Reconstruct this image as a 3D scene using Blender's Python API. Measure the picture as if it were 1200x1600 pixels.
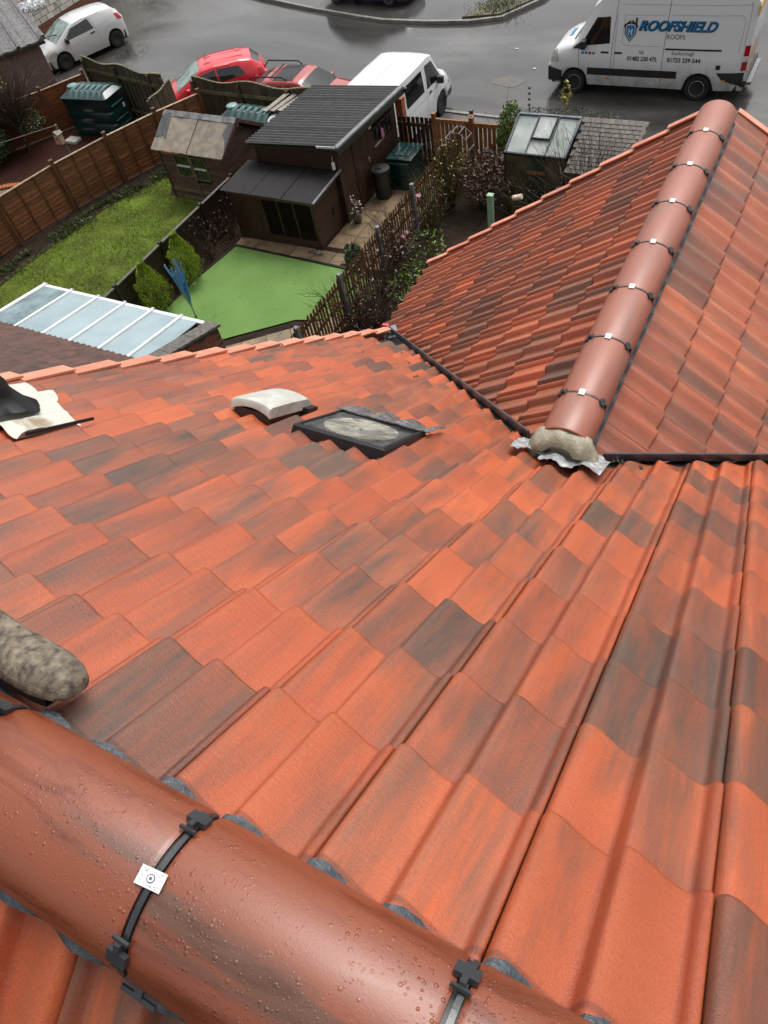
import bpy, bmesh, math, random
from math import sin, cos, pi, radians, sqrt, atan2
from mathutils import Vector, Matrix, noise
random.seed(7)
S = bpy.context.scene
for o in list(bpy.data.objects): bpy.data.objects.remove(o)

# ------------------------------------------------------------------ camera
CAMZ = 10.6
RIGHT, DOWN, FWD = Vector((0.879835, 0.450593, -0.151180)), Vector((0.284475, -0.754084, -0.591973)), Vector((-0.380741, 0.477832, -0.791652))
cd = bpy.data.cameras.new('camera'); cam = bpy.data.objects.new('camera', cd); S.collection.objects.link(cam)
cd.sensor_fit = 'VERTICAL'; cd.sensor_height = 36; cd.sensor_width = 27; cd.lens = 1119.176 / 1600 * 36
cd.clip_start = 0.05; cd.clip_end = 600
cam.matrix_world = Matrix(((RIGHT.x, -DOWN.x, -FWD.x, 0), (RIGHT.y, -DOWN.y, -FWD.y, 0), (RIGHT.z, -DOWN.z, -FWD.z, CAMZ), (0, 0, 0, 1)))
S.camera = cam
# ------------------------------------------------------------------ light
SUN_EL, SUN_AZ = radians(62), radians(2)      # weak, very soft sun behind cloud
w = bpy.data.worlds.new('World'); S.world = w; w.use_nodes = True
nt = w.node_tree; bg = nt.nodes['Background']
sky = nt.nodes.new('ShaderNodeTexSky'); sky.sky_type = 'NISHITA'; sky.sun_disc = False
sky.sun_elevation = SUN_EL; sky.sun_rotation = SUN_AZ; sky.dust_density = 6; sky.air_density = 1.2
hs = nt.nodes.new('ShaderNodeHueSaturation'); hs.inputs['Saturation'].default_value = 0.16
nt.links.new(sky.outputs[0], hs.inputs['Color']); nt.links.new(hs.outputs[0], bg.inputs[0]); bg.inputs[1].default_value = 0.135
sd = bpy.data.lights.new('sun', 'SUN'); sd.energy = .9; sd.angle = radians(36); sd.color = (1, .97, .93)
sun = bpy.data.objects.new('sun', sd); S.collection.objects.link(sun)
sdir = Vector((sin(SUN_AZ) * cos(SUN_EL), cos(SUN_AZ) * cos(SUN_EL), sin(SUN_EL)))
sun.rotation_euler = sdir.to_track_quat('Z', 'Y').to_euler(); sun.location = (0, 0, 40)
S.view_settings.view_transform = 'Standard'; S.view_settings.look = 'None'
S.view_settings.exposure = 0.5; S.view_settings.gamma = 1; S.view_settings.use_curve_mapping = False

# ------------------------------------------------------------------ helpers
def V(*a): return Vector(a)
def nodes(name):
    m = bpy.data.materials.new(name); m.use_nodes = True; t = m.node_tree
    return m, t, t.nodes['Principled BSDF'], lambda k: t.nodes.new('ShaderNode' + k), t.links.new
def coords(t, N, L, stretch=(1, 1, 1), rnd=True):
    tc = N('TexCoord'); mp = N('Mapping'); mp.inputs['Scale'].default_value = stretch
    L(tc.outputs['Object'], mp.inputs[0]); v = mp.outputs[0]; oi = N('ObjectInfo')
    if rnd:
        ad = N('VectorMath'); ad.operation = 'ADD'; ml = N('VectorMath'); ml.operation = 'SCALE'; ml.inputs['Scale'].default_value = 1
        cb = N('CombineXYZ')
        for i, k in enumerate((97., 61., 37.)):
            mm = N('Math'); mm.operation = 'MULTIPLY'; mm.inputs[1].default_value = k; L(oi.outputs['Random'], mm.inputs[0]); L(mm.outputs[0], cb.inputs[i])
        L(mp.outputs[0], ad.inputs[0]); L(cb.outputs[0], ad.inputs[1]); v = ad.outputs[0]
    return v, oi, tc
def ramp(N, L, src, stops):
    r = N('ValToRGB'); e = r.color_ramp.elements
    while len(e) < len(stops): e.new(0.5)
    for q, (p, c) in zip(e, stops): q.position = p; q.color = (*c, 1) if len(c) == 3 else (c[0],) * 3 + (1,)
    L(src, r.inputs[0]); return r.outputs[0]
def nz(N, L, v, scale, detail=4, rough=.55, dist=0):
    n = N('TexNoise'); n.inputs['Scale'].default_value = scale; n.inputs['Detail'].default_value = detail
    n.inputs['Roughness'].default_value = rough; n.inputs['Distortion'].default_value = dist; L(v, n.inputs['Vector']); return n.outputs['Fac']
def mix(N, L, f, a, b, mode='MIX'):
    m = N('Mix'); m.data_type = 'RGBA'; m.blend_type = mode
    for s, x in ((0, f), (6, a), (7, b)):
        if isinstance(x, (float, int)): m.inputs[s].default_value = x
        elif isinstance(x, tuple): m.inputs[s].default_value = (*x, 1)
        else: L(x, m.inputs[s])
    return m.outputs[2]
def bumpit(N, L, b, h, st, d=.002):
    q = N('Bump'); q.inputs['Strength'].default_value = st; q.inputs['Distance'].default_value = d; L(h, q.inputs['Height']); L(q.outputs[0], b.inputs['Normal']); return q
def mat(name, c1, c2=None, scale=6, rough=.5, stretch=(1, 1, 1), bump=.3, bs=40, bd=.003, metal=0, coat=0, lo=.35, hi=.65, var=.15, spec=.5):
    m, t, b, N, L = nodes(name); v, oi, tc = coords(t, N, L, stretch)
    c2 = c2 or tuple(x * .7 for x in c1)
    col = ramp(N, L, nz(N, L, v, scale, 5), [(lo, c2), (hi, c1)])
    if var:
        mr = N('MapRange'); mr.inputs[3].default_value = 1 - var; mr.inputs[4].default_value = 1 + var; L(oi.outputs['Random'], mr.inputs[0])
        vm = N('VectorMath'); vm.operation = 'SCALE'; L(col, vm.inputs[0]); L(mr.outputs[0], vm.inputs['Scale']); col = vm.outputs[0]
    L(col, b.inputs['Base Color']); b.inputs['Roughness'].default_value = rough; b.inputs['Metallic'].default_value = metal
    b.inputs['Coat Weight'].default_value = coat; b.inputs['Coat Roughness'].default_value = .12; b.inputs['Specular IOR Level'].default_value = spec
    if bump: bumpit(N, L, b, nz(N, L, v, bs, 3), bump, bd)
    return m

class MB:
    def __init__(s): s.v = []; s.f = []; s.m = []; s.mi = 0
    def add(s, vs, fs):
        o = len(s.v); s.v += [tuple(x) for x in vs]; s.f += [tuple(o + i for i in f) for f in fs]; s.m += [s.mi] * len(fs); return s
    def box(s, x0, x1, y0, y1, z0, z1, M=None):
        vs = [V(x, y, z) for z in (z0, z1) for y in (y0, y1) for x in (x0, x1)]
        if M: vs = [M @ p for p in vs]
        return s.add(vs, [(0, 2, 3, 1), (4, 5, 7, 6), (0, 1, 5, 4), (2, 6, 7, 3), (1, 3, 7, 5), (0, 4, 6, 2)])
    def beam(s, a, b, w, h, up=(0, 0, 1)):
        a = V(*a); b = V(*b); d = (b - a); l = d.length; d /= l; u = V(*up); r = d.cross(u)
        if r.length < 1e-4: r = d.cross(V(1, 0, 0))
        r.normalize(); u = r.cross(d)
        M = Matrix((( d.x, r.x, u.x, a.x), (d.y, r.y, u.y, a.y), (d.z, r.z, u.z, a.z), (0, 0, 0, 1)))
        return s.box(0, l, -w / 2, w / 2, -h / 2, h / 2, M)
    def tube(s, pts, rad, n=6, cap=True):
        pts = [V(*p) for p in pts]; rings = []
        for i, p in enumerate(pts):
            d = (pts[min(i + 1, len(pts) - 1)] - pts[max(i - 1, 0)]).normalized(); a = d.cross(V(.13, .31, .94)).normalized(); b = d.cross(a)
            r = rad[i] if isinstance(rad, (list, tuple)) else rad
            rings.append([p + a * r * cos(2 * pi * k / n) + b * r * sin(2 * pi * k / n) for k in range(n)])
        vs = [q for r in rings for q in r]; fs = []
        for i in range(len(pts) - 1):
            for k in range(n):
                fs.append((i * n + k, i * n + (k + 1) % n, (i + 1) * n + (k + 1) % n, (i + 1) * n + k))
        if cap: fs += [tuple(range(n - 1, -1, -1)), tuple((len(pts) - 1) * n + k for k in range(n))]
        return s.add(vs, fs)
    def lathe(s, prof, n=24, M=None):
        vs = []; fs = []
        for r, z in prof: vs += [V(r * cos(2 * pi * k / n), r * sin(2 * pi * k / n), z) for k in range(n)]
        if M: vs = [M @ p for p in vs]
        for i in range(len(prof) - 1):
            for k in range(n): fs.append((i * n + k, i * n + (k + 1) % n, (i + 1) * n + (k + 1) % n, (i + 1) * n + k))
        fs += [tuple(range(n - 1, -1, -1)), tuple((len(prof) - 1) * n + k for k in range(n))]
        return s.add(vs, fs)
    def grid(s, rows, closed=False):
        n = len(rows[0]); vs = [p for r in rows for p in r]; fs = []
        for i in range(len(rows) - 1):
            for k in range(n - (0 if closed else 1)):
                fs.append((i * n + k, i * n + (k + 1) % n, (i + 1) * n + (k + 1) % n, (i + 1) * n + k))
        return s.add(vs, fs)
    def prism(s, poly, z0, z1, M=None):
        n = len(poly); vs = [V(x, y, z) for z in (z0, z1) for x, y in poly]
        if M: vs = [M @ p for p in vs]
        return s.add(vs, [tuple(range(n - 1, -1, -1)), tuple(range(n, 2 * n))] + [(k, (k + 1) % n, n + (k + 1) % n, n + k) for k in range(n)])
    def mesh(s, name, mats, smooth=False):
        me = bpy.data.meshes.new(name); me.from_pydata(s.v, [], s.f)
        for m in (mats if isinstance(mats, (list, tuple)) else [mats]): me.materials.append(m)
        if any(s.m): me.polygons.foreach_set('material_index', s.m)
        me.validate(); me.update()
        if smooth:
            bm = bmesh.new(); bm.from_mesh(me); bmesh.ops.recalc_face_normals(bm, faces=bm.faces); bm.to_mesh(me); bm.free()
            me.shade_smooth(); me.set_sharp_from_angle(angle=radians(smooth if smooth is not True else 40))
        return me
    def build(s, name, mats, parent=None, smooth=False, bevel=0):
        o = link(name, s.mesh(name, mats, smooth), parent)
        if bevel:
            b = o.modifiers.new('bevel', 'BEVEL'); b.width = bevel; b.segments = 2; b.limit_method = 'ANGLE'; b.angle_limit = radians(40)
        return o
def link(name, data, parent=None, M=None):
    o = bpy.data.objects.new(name, data); S.collection.objects.link(o)
    if parent: o.parent = parent
    if M is not None: o.matrix_local = M
    return o
def thing(name, label, cat, loc=(0, 0, 0), rz=0, group=None):
    o = bpy.data.objects.new(name, None); S.collection.objects.link(o); o.location = loc; o.rotation_euler = (0, 0, rz); o.empty_display_size = .2
    return tag(o, label, cat, group)
def tag(o, label, cat, group=None):
    o['label'] = label; o['category'] = cat
    if group: o['group'] = group
    return o
def struct(o): o['kind'] = 'structure'; return o
def stuff(o): o['kind'] = 'stuff'; return o
def frame(o, x, y, z): return Matrix(((x.x, y.x, z.x, o.x), (x.y, y.y, z.y, o.y), (x.z, y.z, z.z, o.z), (0, 0, 0, 1)))

# ------------------------------------------------------------------ materials
def tile_mat(name, orange, brown, grey, wet=.6, bias=0.0, riser_shade=.65):
    m, t, b, N, L = nodes(name)
    v, oi, tc = coords(t, N, L, (1, 1, 1))
    def mp(sc, rot=0):
        q = N('Mapping'); q.inputs['Scale'].default_value = sc; L(v, q.inputs[0]); return q.outputs[0]
    broad = nz(N, L, mp((7, 1.1, 1)), 1, 4, .6, .6)         # streaks that run down the slope
    fine = nz(N, L, mp((75, 4, 8)), 1, 6, .7, .3)
    a = N('Math'); a.operation = 'MULTIPLY_ADD'; a.inputs[1].default_value = .34; L(fine, a.inputs[0]); L(broad, a.inputs[2])
    wn = N('TexWhiteNoise'); wn.noise_dimensions = '1D'; L(oi.outputs['Random'], wn.inputs['W'])
    r1 = N('MapRange'); r1.inputs[3].default_value = -.20 + bias; r1.inputs[4].default_value = .085 + bias; L(wn.outputs['Value'], r1.inputs[0])
    s = N('Math'); s.operation = 'ADD'; L(a.outputs[0], s.inputs[0]); L(r1.outputs[0], s.inputs[1])
    col = ramp(N, L, s.outputs[0], [(.48, orange), (.58, tuple(o * .55 + q * .45 for o, q in zip(orange, brown))), (.70, brown), (.85, grey)])
    mr = N('MapRange'); mr.inputs[3].default_value = .82; mr.inputs[4].default_value = 1.18; L(oi.outputs['Random'], mr.inputs[0])
    vm = N('VectorMath'); vm.operation = 'SCALE'; L(col, vm.inputs[0]); L(mr.outputs[0], vm.inputs['Scale']); col = vm.outputs[0]
    grit = nz(N, L, v, 300, 4, .75)
    col = mix(N, L, .35, col, ramp(N, L, grit, [(.3, (.3,) * 3), (.7, (1.7,) * 3)]), 'MULTIPLY')
    broadv = ramp(N, L, nz(N, L, v, 2.2, 2), [(.3, (.9, .86, .9)), (.7, (1.08, 1.12, 1.1))]); col = mix(N, L, 1.0, col, broadv, 'MULTIPLY')
    dirt = ramp(N, L, nz(N, L, v, 3.1, 5, .7), [(.56, (0, 0, 0)), (.75, (1, 1, 1))])
    col = mix(N, L, mixf(N, L, dirt, .22), col, (.30, .14, .07))
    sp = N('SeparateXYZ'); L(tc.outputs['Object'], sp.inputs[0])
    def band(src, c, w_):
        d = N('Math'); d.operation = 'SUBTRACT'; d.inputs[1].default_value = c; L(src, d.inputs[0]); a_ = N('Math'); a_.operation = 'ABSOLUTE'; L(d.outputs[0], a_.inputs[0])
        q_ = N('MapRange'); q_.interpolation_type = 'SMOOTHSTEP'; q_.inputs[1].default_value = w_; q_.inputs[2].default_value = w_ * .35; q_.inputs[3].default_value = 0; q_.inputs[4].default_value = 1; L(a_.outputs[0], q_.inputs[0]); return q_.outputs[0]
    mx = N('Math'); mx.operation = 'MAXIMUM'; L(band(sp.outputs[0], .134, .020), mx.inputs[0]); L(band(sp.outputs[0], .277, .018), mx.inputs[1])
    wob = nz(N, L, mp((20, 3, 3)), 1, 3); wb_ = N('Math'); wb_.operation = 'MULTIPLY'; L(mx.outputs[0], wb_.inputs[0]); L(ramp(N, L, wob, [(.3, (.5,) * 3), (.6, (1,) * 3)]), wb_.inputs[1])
    col = mix(N, L, mixf(N, L, wb_.outputs[0], riser_shade), col, (.62, .42, .30), 'MULTIPLY')      # shaded look of the steep risers painted into the tile colour
    col = mix(N, L, mixf(N, L, band(sp.outputs[1], -.311, .010), .6), col, (.35, .30, .28), 'MULTIPLY')   # narrow darker line across the tile at each lap
    L(col, b.inputs['Base Color'])
    wetn = nz(N, L, mp((9, 3, 3)), 1, 4, .6)
    rr = N('MapRange'); rr.inputs[1].default_value = .35; rr.inputs[2].default_value = .65; rr.inputs[3].default_value = .34; rr.inputs[4].default_value = .62; L(wetn, rr.inputs[0]); L(rr.outputs[0], b.inputs['Roughness'])
    b.inputs['Coat Weight'].default_value = wet; b.inputs['Coat Roughness'].default_value = .28
    rip = nz(N, L, mp((22, 120, 40)), 1, 3, .6, .8)
    ad = N('Math'); ad.operation = 'MULTIPLY_ADD'; ad.inputs[1].default_value = .55; L(rip, ad.inputs[0]); L(grit, ad.inputs[2])
    q = bumpit(N, L, b, ad.outputs[0], .8, .0026); L(q.outputs[0], b.inputs['Coat Normal'])
    return m
def mixf(N, L, a, k):
    m = N('Math'); m.operation = 'MULTIPLY'; m.inputs[1].default_value = k; L(a, m.inputs[0]); return m.outputs[0]
M = {}
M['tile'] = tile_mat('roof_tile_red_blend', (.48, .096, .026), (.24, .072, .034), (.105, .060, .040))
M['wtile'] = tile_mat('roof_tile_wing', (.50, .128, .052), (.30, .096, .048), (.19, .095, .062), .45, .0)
M['brown'] = mat('brown_concrete_tile', (.115, .052, .038), (.055, .026, .020), 9, .55, (1, .4, 1), .5, 90, .004)
M['verge'] = mat('pale_cut_tile_edge', (.66, .28, .18), (.55, .21, .13), 8, .55, bump=.3, bs=120)
def ridge_mat(name, drops, cols=((.12, .050, .030), (.21, .052, .021), (.25, .060, .022)), coat=.5):
    m, t, b, N, L = nodes(name); v, oi, tc = coords(t, N, L)
    mpq = N('Mapping'); mpq.inputs['Scale'].default_value = (1.3, 9, 6); L(v, mpq.inputs[0])
    n1 = nz(N, L, mpq.outputs[0], 1, 4, .6, .5)
    col = ramp(N, L, n1, [(.36, cols[0]), (.45, cols[1]), (.7, cols[2])])
    film0 = nz(N, L, mpq.outputs[0], 1.7, 5, .62, 1.2); col = mix(N, L, 1.0, col, ramp(N, L, film0, [(.36, (.66, .60, .55) if drops else (.88, .86, .84)), (.48, (1,) * 3)]), 'MULTIPLY')
    grit = nz(N, L, v, 300, 4, .75)
    col = mix(N, L, .3, col, ramp(N, L, grit, [(.3, (.5,) * 3), (.7, (1.4,) * 3)]), 'MULTIPLY')
    L(col, b.inputs['Base Color'])
    film = ramp(N, L, film0, [(.36, (.22 if drops else .42,) * 3), (.50, (.48,) * 3)]); L(film, b.inputs['Roughness'])
    b.inputs['Coat Weight'].default_value = coat; b.inputs['Coat Roughness'].default_value = .2
    h = mixf(N, L, grit, .22); dm = ramp(N, L, nz(N, L, v, 9, 3, .6), [(.42, (0, 0, 0)), (.56, (1, 1, 1))])
    if drops:
        for sc, th_, k in ((75, .27, .9), (150, .34, .5)):
            vo = N('TexVoronoi'); vo.inputs['Scale'].default_value = sc; vo.inputs['Randomness'].default_value = 1; L(v, vo.inputs['Vector'])
            d = N('MapRange'); d.interpolation_type = 'SMOOTHERSTEP'; d.inputs[1].default_value = th_; d.inputs[2].default_value = th_ * .45; d.inputs[3].default_value = 0; d.inputs[4].default_value = 1; L(vo.outputs['Distance'], d.inputs[0])
            sel = N('Math'); sel.operation = 'GREATER_THAN'; sel.inputs[1].default_value = .45
            sc2 = N('SeparateColor'); L(vo.outputs['Color'], sc2.inputs[0]); L(sc2.outputs[0], sel.inputs[0])
            mu = N('Math'); mu.operation = 'MULTIPLY'; L(d.outputs[0], mu.inputs[0]); L(sel.outputs[0], mu.inputs[1]); mk = N('Math'); mk.operation = 'MULTIPLY'; L(mu.outputs[0], mk.inputs[0]); L(dm, mk.inputs[1]); mu = mk
            am = N('Math'); am.operation = 'MULTIPLY_ADD'; am.inputs[1].default_value = k; L(mu.outputs[0], am.inputs[0]); L(h, am.inputs[2]); h = am.outputs[0]
    q = bumpit(N, L, b, h, .6, .0025); L(q.outputs[0], b.inputs['Coat Normal'])
    return m
M['ridge'] = ridge_mat('wet_ridge_tile', True)
M['ridge2'] = ridge_mat('far_ridge_tile', False, ((.26, .105, .072), (.30, .098, .060), (.33, .105, .062)), .35)
M['gap'] = mat('dark_union_rubber', (.012, .010, .010), rough=.4, bump=0)
M['clip'] = mat('dark_plastic_clip', (.035, .038, .042), rough=.3, bump=.2, bs=150, coat=.3)
M['foam'] = mat('slate_blue_ridge_roll', (.075, .088, .10), (.035, .042, .05), 90, .35, bump=.8, bs=160, bd=.004, coat=.4)
M['white'] = mat('white_clamp_plate', (.75, .76, .74), (.6, .6, .58), 30, .35, bump=0)
M['ink'] = mat('grey_print', (.12, .12, .13), rough=.5, bump=0)
M['under'] = mat('dark_underlay', (.02, .014, .012), rough=.8)
M['black'] = mat('black_plastic', (.010, .010, .011), (.016, .016, .018), 20, .38, bump=.15)
M['rib'] = mat('wet_slate_grey_rib', (.075, .082, .095), (.045, .05, .06), 9, .3, bump=.1)
M['lead'] = mat('crumpled_lead', (.62, .63, .64), (.32, .33, .34), 14, .32, bump=.8, bs=28, bd=.012, metal=.35, coat=.3)
M['leadpaint'] = mat('white_painted_lead', (.56, .55, .48), (.27, .21, .13), 7, .5, bump=.5, bs=60, lo=.30, hi=.44)
M['mortar'] = mat('grey_mortar', (.42, .39, .28), (.25, .23, .16), 25, .6, bump=.8, bs=90, bd=.006)
M['vent'] = mat('pale_grey_vent', (.52, .52, .48), (.38, .37, .32), 12, .5, bump=.3, bs=200)
M['brick'] = mat('brick', (.24, .085, .045), (.12, .05, .03), 20, .6, bump=.5, bs=90)
M['orangebrick'] = mat('orange_brick', (.42, .12, .045), (.25, .08, .03), 20, .6, bump=.5, bs=90)
M['render'] = mat('house_wall_render', (.45, .36, .27), rough=.8, bs=90)
def asphalt():
    m, t, b, N, L = nodes('wet_asphalt'); tc = N('TexCoord'); v = tc.outputs['Object']
    st = N('Mapping'); st.inputs['Scale'].default_value = (.10, .22, 1); st.inputs['Rotation'].default_value = (0, 0, .35); L(v, st.inputs[0])
    n = nz(N, L, st.outputs[0], 1, 6, .62, .6); fine = nz(N, L, v, 60, 4, .7)
    col = ramp(N, L, n, [(.36, (.028, .025, .022)), (.5, (.062, .059, .055)), (.64, (.115, .112, .108))])
    col = mix(N, L, .3, col, ramp(N, L, fine, [(.3, (.6,) * 3), (.7, (1.4,) * 3)]), 'MULTIPLY'); L(col, b.inputs['Base Color'])
    r = ramp(N, L, n, [(.36, (.03,) * 3), (.5, (.13,) * 3), (.64, (.30,) * 3)]); L(r, b.inputs['Roughness'])
    bumpit(N, L, b, fine, .25, .004); return m
M['asphalt'] = asphalt()
M['pave'] = mat('asphalt_pavement', (.085, .082, .08), (.05, .048, .046), 1.2, .35, bump=.3, bs=60, var=0)
M['kerb'] = mat('kerb_stone', (.22, .21, .19), (.13, .125, .11), 4, .5, bs=60)
M['soil'] = mat('damp_soil', (.035, .022, .014), (.016, .011, .008), 5, .8, bump=1, bs=25, bd=.03, var=0, spec=.12)
M['lawnbase'] = mat('lawn_ground', (.12, .17, .02), (.07, .085, .016), 1.4, .8, bump=1, bs=30, bd=.02, var=0, spec=.12)
M['gravel'] = mat('gravel', (.25, .2, .15), (.07, .06, .05), 30, .7, bump=1, bs=60, bd=.02, spec=.12)
M['turf'] = mat('artificial_turf', (.165, .285, .082), (.14, .25, .068), 1.3, .8, bump=1, bs=220, bd=.012, var=0, spec=.12)
M['slab'] = mat('wet_paving_slab', (.27, .19, .105), (.14, .105, .07), 3.5, .35, bump=.4, bs=70, var=.22)
M['fence'] = mat('orange_brown_lap_board', (.23, .082, .025), (.12, .043, .015), 3, .5, (1, 1, 8), .5, 30, var=.25)
M['fpost'] = mat('fence_post_wood', (.16, .06, .02), (.08, .035, .015), 5, .5, (3, 3, .6), .4, 30)
M['dkfence'] = mat('near_black_stained_board', (.022, .010, .007), (.013, .007, .005), 5, .45, (3, 1, 3), .4, 40, var=.3)
M['oldwood'] = mat('mossy_old_board', (.085, .068, .035), (.04, .033, .018), 3, .55, (5, 5, .8), .5, 30, var=.3)
M['picket'] = mat('stained_picket', (.14, .062, .024), (.05, .028, .013), 3, .4, (6, 6, .8), .5, 30, var=.35)
M['gate'] = mat('orange_gate_wood', (.30, .12, .035), (.14, .06, .02), 3, .4, (5, 5, .8), .4, 30, var=.25)
M['clad'] = mat('dark_brown_cladding', (.052, .024, .014), (.028, .014, .009), 4, .42, (.8, .8, 6), .4, 40, var=.22)
M['cladold'] = mat('flaking_shed_cladding', (.115, .06, .045), (.05, .026, .02), 3, .6, (1, 1, 7), .6, 30, var=.25)
M['cladpale'] = mat('bare_weathered_cladding', (.20, .16, .10), (.08, .055, .035), 4, .6, (1, 1, 7), .6, 30, var=.25)
M['felt'] = mat('worn_roofing_felt', (.27, .235, .175), (.17, .145, .11), 5, .5, bump=.5, bs=70, var=.08)
M['feltdk'] = mat('grey_felt_patch', (.085, .09, .095), (.05, .052, .055), 6, .35, bump=.4, bs=60)
M['corr'] = mat('black_corrugated_bitumen', (.050, .048, .048), (.028, .027, .027), 6, .36, bump=.3, bs=120, var=.08)
M['corrdk'] = mat('dull_dark_ribbed_sheet', (.018, .016, .016), (.010, .009, .009), 6, .6, bump=.3, bs=120, var=.08, spec=.2)
M['moss'] = mat('mossy_dark_gutter', (.035, .045, .022), (.018, .02, .014), 12, .4, bump=.6, bs=50)
M['grey'] = mat('grey_pvc', (.20, .21, .22), (.13, .135, .14), 6, .3, bump=0)
M['wpvc'] = mat('white_pvc_bar', (.78, .79, .80), (.66, .67, .68), 4, .28, bump=0, var=.03)
M['poly'] = mat('pale_blue_grey_roof_glass', (.30, .38, .40), (.24, .31, .33), 1.2, .08, bump=.2, bs=3, bd=.01, var=.08)
M['polyreflect'] = mat('roof_glass_painted_reflection', (.09, .14, .15), (.20, .27, .28), 2.4, .05, bump=.2, bs=3, bd=.01)  # dark reflection of a single roof pane, painted into the glass colour
M['coping'] = mat('mossy_coping_stone', (.16, .14, .12), (.05, .048, .045), 14, .55, bump=.6, bs=70)
M['tank'] = mat('dark_green_oil_tank_plastic', (.005, .032, .030), (.003, .020, .019), 3, .22, bump=.1, bs=30, coat=.4, var=.1)
M['tankhi'] = mat('wet_pale_green_ribs', (.20, .33, .32), (.12, .22, .21), 5, .3, bump=.1)
M['glass'] = mat('vehicle_glass', (.012, .014, .014), (.008, .009, .009), 2, .04, bump=0, var=0, spec=.9)
M['tint'] = mat('smoked_glass', (.014, .016, .017), rough=.3, bump=0, var=0, spec=.25)
M['screen'] = mat('windscreen_glass', (.22, .30, .27), (.05, .07, .065), 2.4, .05, bump=0, var=0, spec=.9, lo=.3, hi=.62)
M['ghglass'] = mat('greenhouse_glass_painted_glare', (.50, .52, .50), (.24, .28, .25), 1.6, .08, bump=.1, bs=4, bd=.01, var=.1)  # pale sky reflection with streaks, painted into the pane colour
M['dim'] = mat('dim_green_glass', (.035, .05, .035), (.012, .018, .013), 6, .08, bump=0)
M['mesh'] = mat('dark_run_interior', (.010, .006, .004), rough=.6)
M['tyre'] = mat('tyre', (.014, .014, .014), rough=.6, bump=0)
M['blkrim'] = mat('gloss_black_rim', (.015, .015, .016), rough=.25, bump=0)
M['silver'] = mat('silver_rim', (.42, .42, .41), rough=.35, metal=.1, bump=0)
def paint(name, c, dirt=0, rough=.22):
    m, t, b, N, L = nodes(name); tc = N('TexCoord'); v = tc.outputs['Object']
    col = c
    if dirt:
        sx = N('SeparateXYZ'); L(v, sx.inputs[0]); mr = N('MapRange'); mr.inputs[1].default_value = 1.15; mr.inputs[2].default_value = .35; L(sx.outputs[2], mr.inputs[0])
        n = nz(N, L, v, 3, 5, .7); mu = N('Math'); mu.operation = 'MULTIPLY'; L(mr.outputs[0], mu.inputs[0]); L(n, mu.inputs[1])
        mu2 = mixf(N, L, mu.outputs[0], dirt); cl = N('Clamp'); L(mu2, cl.inputs[0]); col = mix(N, L, cl.outputs[0], c, (.20, .18, .145))
        L(col, b.inputs['Base Color'])
    else: b.inputs['Base Color'].default_value = (*c, 1)
    b.inputs['Roughness'].default_value = rough; b.inputs['Coat Weight'].default_value = .7; b.inputs['Coat Roughness'].default_value = .05
    dn = nz(N, L, v, 70, 2, .6); bumpit(N, L, b, dn, .12, .003)
    return m
M['pwhite'] = paint('white_van_paint', (.76, .77, .77)); M['pdirty'] = paint('road_dirty_white_van_paint', (.80, .81, .81), 1.3)
M['psilver'] = paint('pale_silver_white_car_paint', (.60, .60, .59), .5); M['pred'] = paint('bright_red_car_paint', (.62, .015, .03))
M['pfaded'] = paint('faded_red_car_paint', (.36, .038, .036), .2); M['pblue'] = paint('dark_blue_car_paint', (.02, .02, .10))
M['bumper'] = mat('black_bumper_plastic', (.022, .023, .026), rough=.45, bump=.1)
M['headl'] = mat('headlamp_lens', (.45, .44, .36), (.2, .2, .18), 12, .08, bump=0); M['redl'] = mat('red_lamp_lens', (.5, .01, .015), rough=.12, bump=0)
M['amber'] = mat('amber_marker_lens', (.8, .25, .03), rough=.2, bump=0); M['lblue'] = mat('sign_blue', (.015, .23, .52), rough=.3, bump=0); M['lblack'] = mat('sign_black', (.015, .015, .02), rough=.35, bump=0)
M['yellow'] = mat('reflective_yellow', (.75, .45, .02), rough=.3, bump=0)
def leafmat(name, cols):
    m, t, b, N, L = nodes(name); g = N('NewGeometry')
    n = nz(N, L, g.outputs['Position'], 9, 3)
    wn = N('TexWhiteNoise'); wn.noise_dimensions = '3D'
    col = ramp(N, L, g.outputs['Random Per Island'], [(i / max(1, len(cols) - 1), c) for i, c in enumerate(cols)])
    L(col, b.inputs['Base Color']); b.inputs['Roughness'].default_value = .45; return m
M['conifer'] = leafmat('golden_conifer_leaf', [(.07, .13, .014), (.20, .31, .025), (.40, .48, .035), (.13, .21, .018)])
M['grass'] = leafmat('grass_blade', [(.06, .115, .012), (.12, .20, .018), (.24, .30, .035), (.09, .155, .015)])
M['weed'] = leafmat('weed_leaf', [(.03, .05, .015), (.06, .10, .02), (.10, .09, .04), (.04, .07, .02)])
M['ivy'] = leafmat('ivy_leaf', [(.03, .06, .012), (.09, .16, .02), (.18, .26, .04)])
M['yleaf'] = leafmat('yellow_green_leaf', [(.10, .11, .02), (.30, .28, .04), (.45, .38, .08), (.12, .12, .03)])
M['dgreen'] = leafmat('dark_evergreen_leaf', [(.015, .03, .010), (.03, .055, .015), (.05, .085, .025)])
M['dead'] = leafmat('dead_brown_leaf', [(.035, .018, .013), (.075, .034, .022), (.17, .11, .07), (.05, .022, .016)])
M['twig'] = mat('bare_twig', (.075, .045, .03), (.04, .022, .016), 8, .55, bump=0)
M['canes'] = mat('green_canes', (.10, .085, .025), (.06, .045, .02), 8, .5, bump=0)
M['pink'] = mat('pink_petal', (.55, .22, .32), rough=.5, bump=0)
M['petal'] = mat('white_petal', (.7, .68, .6), rough=.5, bump=0)
M['blueline'] = mat('blue_washing_line', (.06, .30, .55), (.04, .2, .42), 30, .35, bump=0)
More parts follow.
